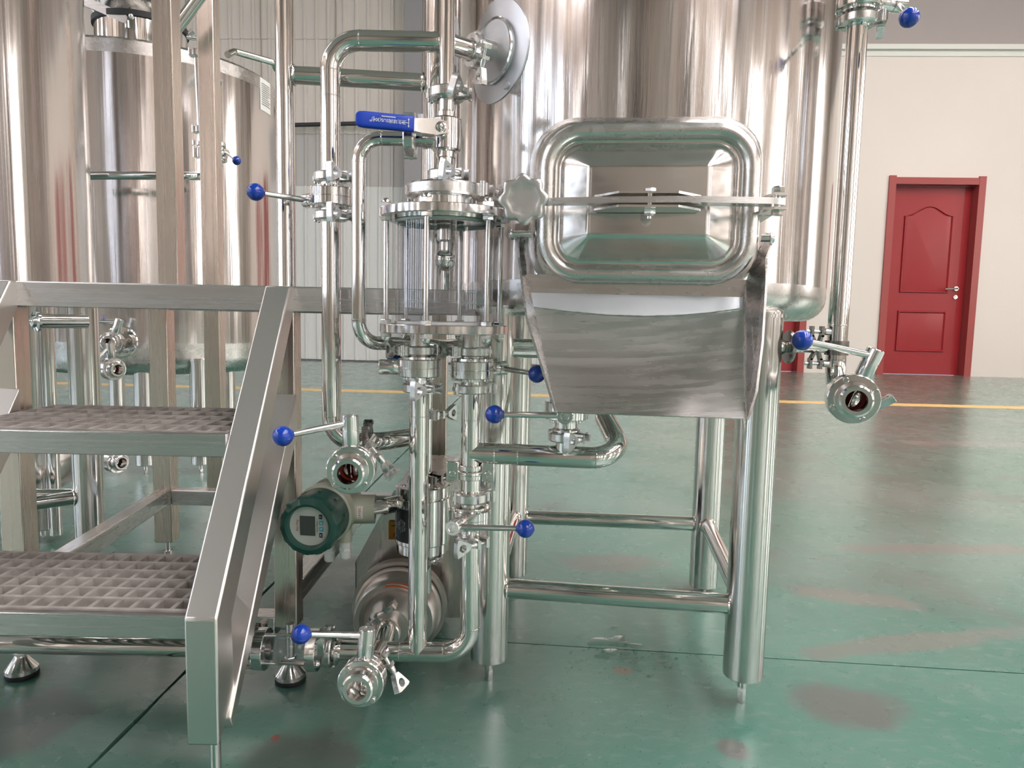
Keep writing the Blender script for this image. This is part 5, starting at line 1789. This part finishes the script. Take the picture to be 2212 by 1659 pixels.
valve(b7, d7, V((0.36, 0, 0.93)), P(1733, 735, 0.985), 'open-ended valve at the foot of the right-hand pipe, in front of the red door', hub_len=0.042, open_=0.8, R=0.0362)
clamp(axq(45), Z, V((0.93, -0.37, 0)), 'clamp near the top of the right-hand pipe', sign=1, R=0.0300, wing=V((0, 0, 1)))
valve(axq(2), Z, V((0.95, 0.15, 0)), P(1964, 38, 1.10), 'dark valve cut by the top edge above the right-hand pipe', hub_len=0.046)
mb = MB().cyl(axq(2) + Z * 0.0362, axq(2) + Z * 0.75, RP15, 24); ferrule(mb, axq(2) + Z * 0.0362, Z, 1)
solo('upper_drain_pipe', mb, M_PIPE, 'pipe rising out of frame above the dark valve at the top edge', 'pipe')
# pipe support from the leg
ps = thing('pipe_support', 'short steel bracket with split ring holding the right-hand pipe to the tank leg', 'bracket', V((0.5, YR, axq(748).z)))
zb_s = P(1740, 750, YR).z
la = V((FR.x + 0.030, FR.y - 0.005, zb_s)); lb = V((XRR - 0.019, YR, zb_s))
mb = MB().tube([la, lb], 0.0092, 20); mb.lathe(la, lb - la, [(0.0092, 0.004), (0.0130, 0.0045), (0.0120, 0.007), (0.0092, 0.010)], 20)
part('arm', mb, M_PIPE, ps)
pzp = lerp(la, lb, 0.16)
mb = MB().lathe(pzp, lb - la, [(0.01, 0), (0.026, 0.0), (0.028, 0.002), (0.028, 0.005), (0.01, 0.005)], 28, loop=True)
part('plate', mb, M_DARK, ps)
for s in (-1, 1):
    mb = MB().lathe(V((XRR, YR, zb_s)), Z, [(0.0168, -0.012), (0.0192, -0.012), (0.0192, 0.012), (0.0168, 0.012)], 20, loop=True, ang=(0.16, pi - 0.16) if s > 0 else (-pi + 0.16, -0.16), ref=V((0, 0, 1)) if False else V((-1, 0, 0)))
    part('ring_half', mb, M_DARK, ps)
pq = lerp(la, lb, 0.80)
for s in (-1, 1):
    c_ = pq + Z * s * 0.021
    mb = MB()
    for dx in (-0.011, 0.006):
        mb.bar(pq + V((dx * 0.4, -0.004, s * 0.008)), c_ + V((dx, -0.004, 0)), V((0.0022, 0, 0)), V((0, 0.006, 0)))
        mb.box(c_ + V((dx, -0.004, s * 0.006)), 0.0022, 0.006, 0.009)
    part('clip', mb, M_DARK, ps)
    mb = MB().cyl(c_ + V((-0.020, -0.004, s * 0.006)), c_ + V((0.012, -0.004, s * 0.006)), 0.0032, 12)
    mb.cyl(c_ + V((0.011, -0.004, s * 0.006)), c_ + V((0.020, -0.004, s * 0.006)), 0.0058, 14)
    part('bolt', mb, M_FIT, ps)

# ================================================================ TANK ON THE LEFT (cut by the frame)
LL = V((-1.142, 1.888, 0))
LTR = 0.372
LTC = V((LL.x - 0.30, LL.y - 0.165, 0))
lt = thing('mash_tank', 'polished tank filling the left edge of the photo behind the stair', 'tank', LTC)
zl0 = 0.684
mb = MB().lathe(LTC, Z, [(0, zl0), (LTR - 0.045, zl0)] + [(LTR - 0.045 + 0.045 * sin(a), zl0 + 0.045 - 0.045 * cos(a)) for a in [i * pi / 2 / 6 for i in range(1, 7)]] + [(LTR, zl0 + 0.046)], 80)
part('bottom_dish', mb, M_TANKBAND, lt)
mb = shell_mb(LTC, LTR, zl0 + 0.045, 2.0, 8); mb.lathe(LTC, Z, [(LTR, 2.0), (LTR - 0.06, 2.1), (0.02, 2.13)], 64)
part('shell', mb, M_TANK, lt)
lzb = P(200, 1183, LL.y - 0.03).z
lb1 = P(132, 700, 2.06); lb1 = V((lb1.x, 2.06, 0))
for p in (LL, V((-1.52, 1.55, 0)), V((-1.70, 1.86, 0)), V((-1.36, 2.02, 0))):
    leg_part(p, r=0.038, z0=max(0.03, lzb), z1=zl0 + 0.004, par=lt)
p2 = V((lb1.x, 2.0, 0))
mb = MB().cyl(V((p2.x, p2.y, 0.02)), V((p2.x, p2.y, zl0 + 0.1)), 0.0165, 22)
part('drain_tube', mb, M_PIPE, lt)
za, zb2 = P(120, 1092, 1.75).z, P(172, 1070, 1.88).z
brz = P(172, 1074, 1.87).z
for q in (V((-1.52, 1.55, 0)), V((-1.70, 1.86, 0))):
    a = V((LL.x, LL.y, brz)); b = V((q.x, q.y, brz))
    d_ = (b - a).normalized()
    mb = MB().tube([a, b], 0.0185, 20)
    e = a + d_ * 0.037
    mb.tube([e + (perp(d_)[0] * cos(t) + perp(d_)[1] * sin(t)) * 0.0198 for t in [2 * pi * i / 20 for i in range(20)]], 0.0026, 6, closed=True)
    part('brace', mb, M_PIPE, lt)
# sample port with cap under the tank
cp = P(78, 694, 1.62)
mb = MB().cyl(cp, cp + V((0.06, 0.09, 0)), 0.0165, 22)
mb.lathe(cp, V((-0.55, -0.83, 0)), [(0.0165, -0.004), (0.024, -0.003), (0.024, 0.002), (0.015, 0.004), (0.012, 0.010), (0.004, 0.013), (0, 0.013)], 26)
part('capped_port', mb, M_FIT, lt)

# ================================================================ BIG TANK IN THE BACKGROUND
bx = G(432, 1022)
BC = P(346, 690, 3.3); BC = V((BC.x, 3.3, 0))
dl = P(601, 420, 3.3).x
th1 = atan2(P(601, 420, 1).x, 1.0); th0 = atan2(BC.x, BC.y)
BR = sin(th1 - th0) * sqrt(BC.x ** 2 + BC.y ** 2)
yfr = BC.y - BR
pb0 = P(330, 812, yfr + 0.06).z; pt0 = P(338, 82, yfr + 0.03).z
print('bg tank', BC, BR, pb0, pt0)
bt = thing('fermentation_tank', 'large round tank standing in the background behind the platform posts', 'tank', BC)
rc = 0.07
bot = [(0, pb0)] + [(BR - rc + rc * sin(a), pb0 + rc - rc * cos(a)) for a in [i * pi / 2 / 8 for i in range(9)]] + [(BR + 0.0005, pb0 + 0.13)]
part('bottom_dish', MB().lathe(BC, Z, bot, 96), M_TANKBAND, bt)
part('shell', shell_mb(BC, BR, pb0 + 0.128, pt0 - 0.058, 15, ((-1.95, 1.32, 0.12, 0.2, 0.008), (-1.75, 0.60, 0.10, 0.14, 0.008))), M_TANK, bt)
part('top_band', MB().lathe(BC, Z, [(BR + 0.0006, pt0 - 0.06), (BR + 0.0006, pt0 - 0.012), (BR - 0.012, pt0), (BR - 0.05, pt0 + 0.012), (0.02, pt0 + 0.10)], 96), M_TANKBAND, bt, 'satin top rim')
lz0 = P(432, 1003, bx.y).z
lgp = [P(432, 860, 2.93), P(312, 860, 2.80)]
for q in [V((P(432, 900, 2.90).x, 2.90, 0)), V((P(312, 900, 2.86).x, 2.86, 0)), V((BC.x + 0.18, 3.62, 0)), V((BC.x - 0.35, 3.55, 0))]:
    leg_part(q, r=0.036, z0=lz0, z1=pb0 + 0.07, par=bt)
# open manway on the top with its black gasket, and the lid swung up above it
mw = P(300, 62, 3.0); mwc = V((mw.x, 3.02, 0)); mz = P(300, 57, 3.02 - 0.0).z
part('manway_collar', MB().lathe(mwc, Z, [(0.17, pt0 - 0.02), (0.17, mz - 0.02)], 48), M_PIPE, bt)
part('gasket', MB().lathe(mwc, Z, [(0.165, mz - 0.022), (0.178, mz - 0.022), (0.178, mz), (0.165, mz)], 48, loop=True), M_RUB, bt, 'black rubber gasket')
ldc = P(280, -8, 2.95)
ldn = V((0.25, -0.55, -0.8)).normalized()
mb = MB().lathe(ldc, ldn, [(0.0, 0.052), (0.05, 0.050), (0.09, 0.036), (0.118, 0.010), (0.125, 0.0), (0.158, -0.004), (0.172, -0.012), (0.172, -0.024), (0.15, -0.02), (0, 0.03)], 56)
part('open_lid', mb, M_TANKBAND, bt, 'round dished lid swung open')
mb = MB().bar(P(150, -12, 2.86), P(276, 44, 2.86), V((0, 0.012, 0)), V((0, 0, 0.018)))
part('lid_arm', mb, M_BRX, bt, sharp=0)
a, b = P(276, 26, 2.86), P(279, 76, 2.86)
mb = MB().cyl(a, b, 0.006, 12); mb.cyl(P(276, 46, 2.86), P(277, 62, 2.86), 0.012, 14); mb.sphere(P(283, 34, 2.85), 0.009)
part('lid_spindle', mb, M_FIT, bt)
# bent tube lying along the rim on the right
mb = MB().tube(fillet([P(492, 118, 2.75), P(505, 111, 2.85), P(590, 135, 2.95), P(597, 150, 3.0)], 0.03), 0.0125, 16)
part('rim_tube', mb, M_PIPE, bt)
# belt tube in front
bl0, bl1 = P(238, 379, 2.62), P(436, 380, 2.66)
mb = MB().tube(fillet([P(170, 380, 2.60), bl0, P(425, 380, 2.62), P(440, 384, 2.80)], 0.05), 0.0145, 18)
part('belt_tube', mb, M_PIPE, bt)
# level pipe with fittings
lx = 430
mb = MB().tube([P(425, 118, 2.66), P(437, 372, 2.66)], 0.0105, 16)
part('level_pipe', mb, M_PIPE, bt)
for py, r_, h_ in ((116, 0.024, 0.012), (281, 0.024, 0.012), (331, 0.022, 0.018), (311, 0.015, 0.008)):
    c_ = P(425 + (py - 118) * 0.046, py, 2.66)
    mb = MB().cyl(c_ - Z * h_, c_ + Z * h_, r_, 18, bev=0.002); mb.cyl(c_ + V((-0.016, -0.022, -h_)), c_ + V((-0.016, -0.022, h_)), 0.005, 8)
    part('pipe_fitting', mb, M_FIT, bt)
mb = MB().cyl(P(413, 78, 2.9), P(420, 70, 2.9), 0.018, 14); mb.cyl(P(405, 80, 2.9), P(426, 82, 2.9), 0.010, 12)
part('top_fitting', mb, M_FIT, bt)
# paper data sheet stuck on the shell
def on_bt(px, py, off=0.0012):
    d = ray(px, py); o_ = CAMP
    A_ = d.x ** 2 + d.y ** 2; B_ = 2 * (d.x * (o_.x - BC.x) + d.y * (o_.y - BC.y)); C_ = (o_.x - BC.x) ** 2 + (o_.y - BC.y) ** 2 - (BR + off) ** 2
    t = (-B_ - sqrt(max(0, B_ * B_ - 4 * A_ * C_))) / (2 * A_)
    return o_ + d * t
def th_of(p): return atan2(p.y - BC.y, p.x - BC.x)
def bt_pt(th, z, off): return V((BC.x + (BR + off) * cos(th), BC.y + (BR + off) * sin(th), z))
ta, tb2 = th_of(on_bt(562, 200)), th_of(on_bt(584, 215))
zpt, zpb = on_bt(565, 168).z, on_bt(570, 240).z
rows = [[bt_pt(ta + (tb2 - ta) * i / 6, z_, 0.0012) for i in range(7)] for z_ in (zpt, zpb)]
ppr = part('data_sheet', sheet_mb(rows, 0.0004), M_PAPER, bt, 'white paper label', sharp=60)
mb = MB()
random.seed(5)
for k in range(11):
    z_ = zpt - 0.02 - k * (zpt - zpb - 0.04) / 11
    f1 = 0.55 + 0.3 * random.random()
    mb2 = sheet_mb([[bt_pt(ta + (tb2 - ta) * (0.12 + f1 * i / 4), zz, 0.0022) for i in range(5)] for zz in (z_, z_ - 0.003)], 0.0002)
    mb.add(mb2.v, mb2.f)
o_ = part('print', mb, M_GREYP, ppr, sharp=0); o_['kind'] = 'stuff'
# side outlet with its valves, and pump unit beyond the left leg
oc = P(250, 737, 2.72)
on_n = V((-0.35, -0.9, 0)).normalized()
c0_ = on_bt(262, 738)
nn0 = V((c0_.x - BC.x, c0_.y - BC.y, 0)).normalized()
mb = MB().lathe(c0_ - nn0 * 0.006, nn0, [(0.062, 0), (0.062, 0.010), (0.058, 0.013), (0.018, 0.014), (0.018, 0.06)], 40)
part('outlet_flange', mb, M_PIPE, bt)
cl = c0_ + nn0 * 0.062
clamp(cl, nn0, V((0.4, 0, -0.9)), 'clamp on the outlet of the background tank', R=0.034, s=1.2)
vv = cl + nn0 * 0.04
valve(vv, nn0, V((0.35, 0, 1)), vv + V((-0.14, -0.02, 0.08)), 'valve on the outlet of the background tank, seen past the left leg', R=0.042, scale=1.2)
tv = P(243, 797, 2.25)
valve(tv, V((0.80, -0.60, 0)), V((-0.1, 0.0, 1)), P(196, 790, 2.2), 'small open-ended valve right of the left tank leg, below the platform beam', R=0.036, scale=1.05)
mb = MB().tube([tv - V((0.80, -0.60, 0)) * 0.035, tv - V((0.80, -0.60, 0)) * 0.22], RP15, 20)
e_ = tv - V((0.80, -0.60, 0)) * 0.215
mb.tube([V((e_.x, e_.y, 0)), V((e_.x, e_.y, tv.z + 0.12))], RP15, 20)
solo('side_pipe', mb, M_PIPE, 'pipe behind the left tank leg carrying the small open-ended valve', 'pipe')
t2_ = P(250, 997, 2.25)
valve(t2_, V((0.84, -0.54, 0)), V((-0.05, 0.05, 1)), t2_ + V((-0.10, 0.05, 0.11)), 'lowest open-ended valve right of the left tank leg, below the upper tread', R=0.036, scale=1.05)
mb = MB().tube([t2_ - V((0.84, -0.54, 0)) * 0.035, t2_ - V((0.84, -0.54, 0)) * 0.30], RP15, 20)
solo('suction_pipe', mb, M_PIPE, 'pipe low behind the left tank leg carrying the lower open-ended valve', 'pipe')
pc2 = P(112, 1002, 2.28)
pA2 = V((0.62, -0.78, 0)).normalized()
p2t = thing('small_pump', 'second steel pump behind the left tank leg under the upper tread', 'pump', V((pc2.x, pc2.y, 0)))
mb = MB().lathe(pc2 - pA2 * 0.03, pA2, [(0.02, -0.055), (0.098, -0.055), (0.098, -0.045), (0.092, -0.043), (0.092, 0.0), (0.088, 0.016), (0.074, 0.026), (0.062, 0.018), (0.050, 0.026), (0.030, 0.046), (0.018, 0.050), (0.018, 0.10)], 48)
part('casing', mb, M_PUMP, p2t)
mb = MB().lathe(pc2 - pA2 * 0.09, pA2, [(0.02, -0.24), (0.070, -0.235), (0.075, -0.21), (0.075, -0.02), (0.06, 0.0)], 36)
part('motor', mb, M_GREYP, p2t)
mb = MB()
for q in (-0.12, -0.28):
    c_ = pc2 + pA2 * q
    mb.box(V((c_.x, c_.y, (c_.z - 0.05) / 2)), 0.012, 0.03, (c_.z - 0.05) / 2)
part('stand', mb, M_BRZ, p2t)
# valve lever peeping out beside the second tall post
vq = P(470, 336, 2.55)
valve(vq, V((0.1, 0.2, 1)), V((0.75, -0.65, 0)), P(511, 347, 2.36), 'valve half hidden by the second tall post, only its small ball knob showing', R=0.034, hub_len=0.03)
clamp(vq + Z * 0.037, V((0, 0, 1)), V((-0.5, 0.8, 0)), 'clamp hidden behind the second tall post')
mb = MB().tube([vq - V((0, 0, 0.036)), vq - V((0, 0, 0.25))], RP15, 18)
solo('sample_pipe', mb, M_PIPE, 'pipe hidden behind the second tall post of the platform', 'pipe')
# sloping hand rail between the tall posts
mb = MB().tube([P(380, 62, 2.1), P(440, -18, 2.1)], 0.0170, 20)
solo('sloping_rail', mb, M_PIPE, 'sloping round hand rail between the two tall square posts at the top', 'rail')

# ================================================================ WATER ON THE FLOOR
pud = thing('puddle', 'shallow water puddle with droplets along the floor joint under the tank', 'puddle', G(1330, 1392))


def blob(pts, h=0.0014, sub=3):
    P3 = [G(x, y) for x, y in pts]; n = len(P3); out = []
    for i in range(n):
        p0, p1, p2, p3 = P3[i - 1], P3[i], P3[(i + 1) % n], P3[(i + 2) % n]
        for k in range(sub):
            t = k / sub
            out.append(0.5 * ((2 * p1) + (p2 - p0) * t + (2 * p0 - 5 * p1 + 4 * p2 - p3) * t * t + (3 * p1 - p0 - 3 * p2 + p3) * t ** 3))
    c = sum(out, V((0, 0, 0))) / len(out); N_ = len(out)
    vs = [p + Z * 0.0002 for p in out] + [c + (p - c) * 0.965 + Z * h for p in out] + [c + Z * h]
    fs = [[i, (i + 1) % N_, N_ + (i + 1) % N_, N_ + i] for i in range(N_)] + [[N_ + i, N_ + (i + 1) % N_, 2 * N_] for i in range(N_)]
    return MB().add(vs, fs)


part('water_pool', blob([(1268, 1393), (1276, 1380), (1300, 1378), (1318, 1379), (1330, 1374), (1346, 1375), (1352, 1386), (1366, 1391), (1387, 1393), (1388, 1400), (1372, 1398), (1350, 1398), (1310, 1396), (1285, 1397)]), M_WATER, pud, sharp=60)
part('water_pool', blob([(1283, 1418), (1297, 1412), (1300, 1404), (1322, 1402), (1338, 1405), (1332, 1414), (1316, 1424), (1300, 1423)]), M_WATER, pud, sharp=60)
mb = MB(); random.seed(11)
dr = [(1350, 1413, 12, 3), (1347, 1421, 9, 2.5), (1375, 1426, 9, 3), (1372, 1411, 5, 2), (1412, 1414, 7, 2), (1433, 1418, 11, 3), (1430, 1430, 13, 3.5), (1327, 1355, 8, 2), (1248, 1381, 8, 2.5), (1362, 1429, 4, 1.6), (1326, 1443, 4, 1.6), (1368, 1448, 5, 1.6), (1403, 1462, 6, 2), (1388, 1421, 4, 1.5), (1460, 1424, 4, 1.5)]
dr += [(1300 + random.gauss(60, 70), 1418 + random.gauss(10, 22), random.uniform(1.5, 3.6), random.uniform(0.7, 1.4)) for _ in range(70)]
for x, y, a, b in dr:
    b_ = blob([(x + a * cos(t), y + b * sin(t)) for t in [2 * pi * i / 7 for i in range(7)]], 0.0024, 2); mb.add(b_.v, b_.f)
o = part('droplets', mb, M_WATER, pud, sharp=60); o['kind'] = 'stuff'
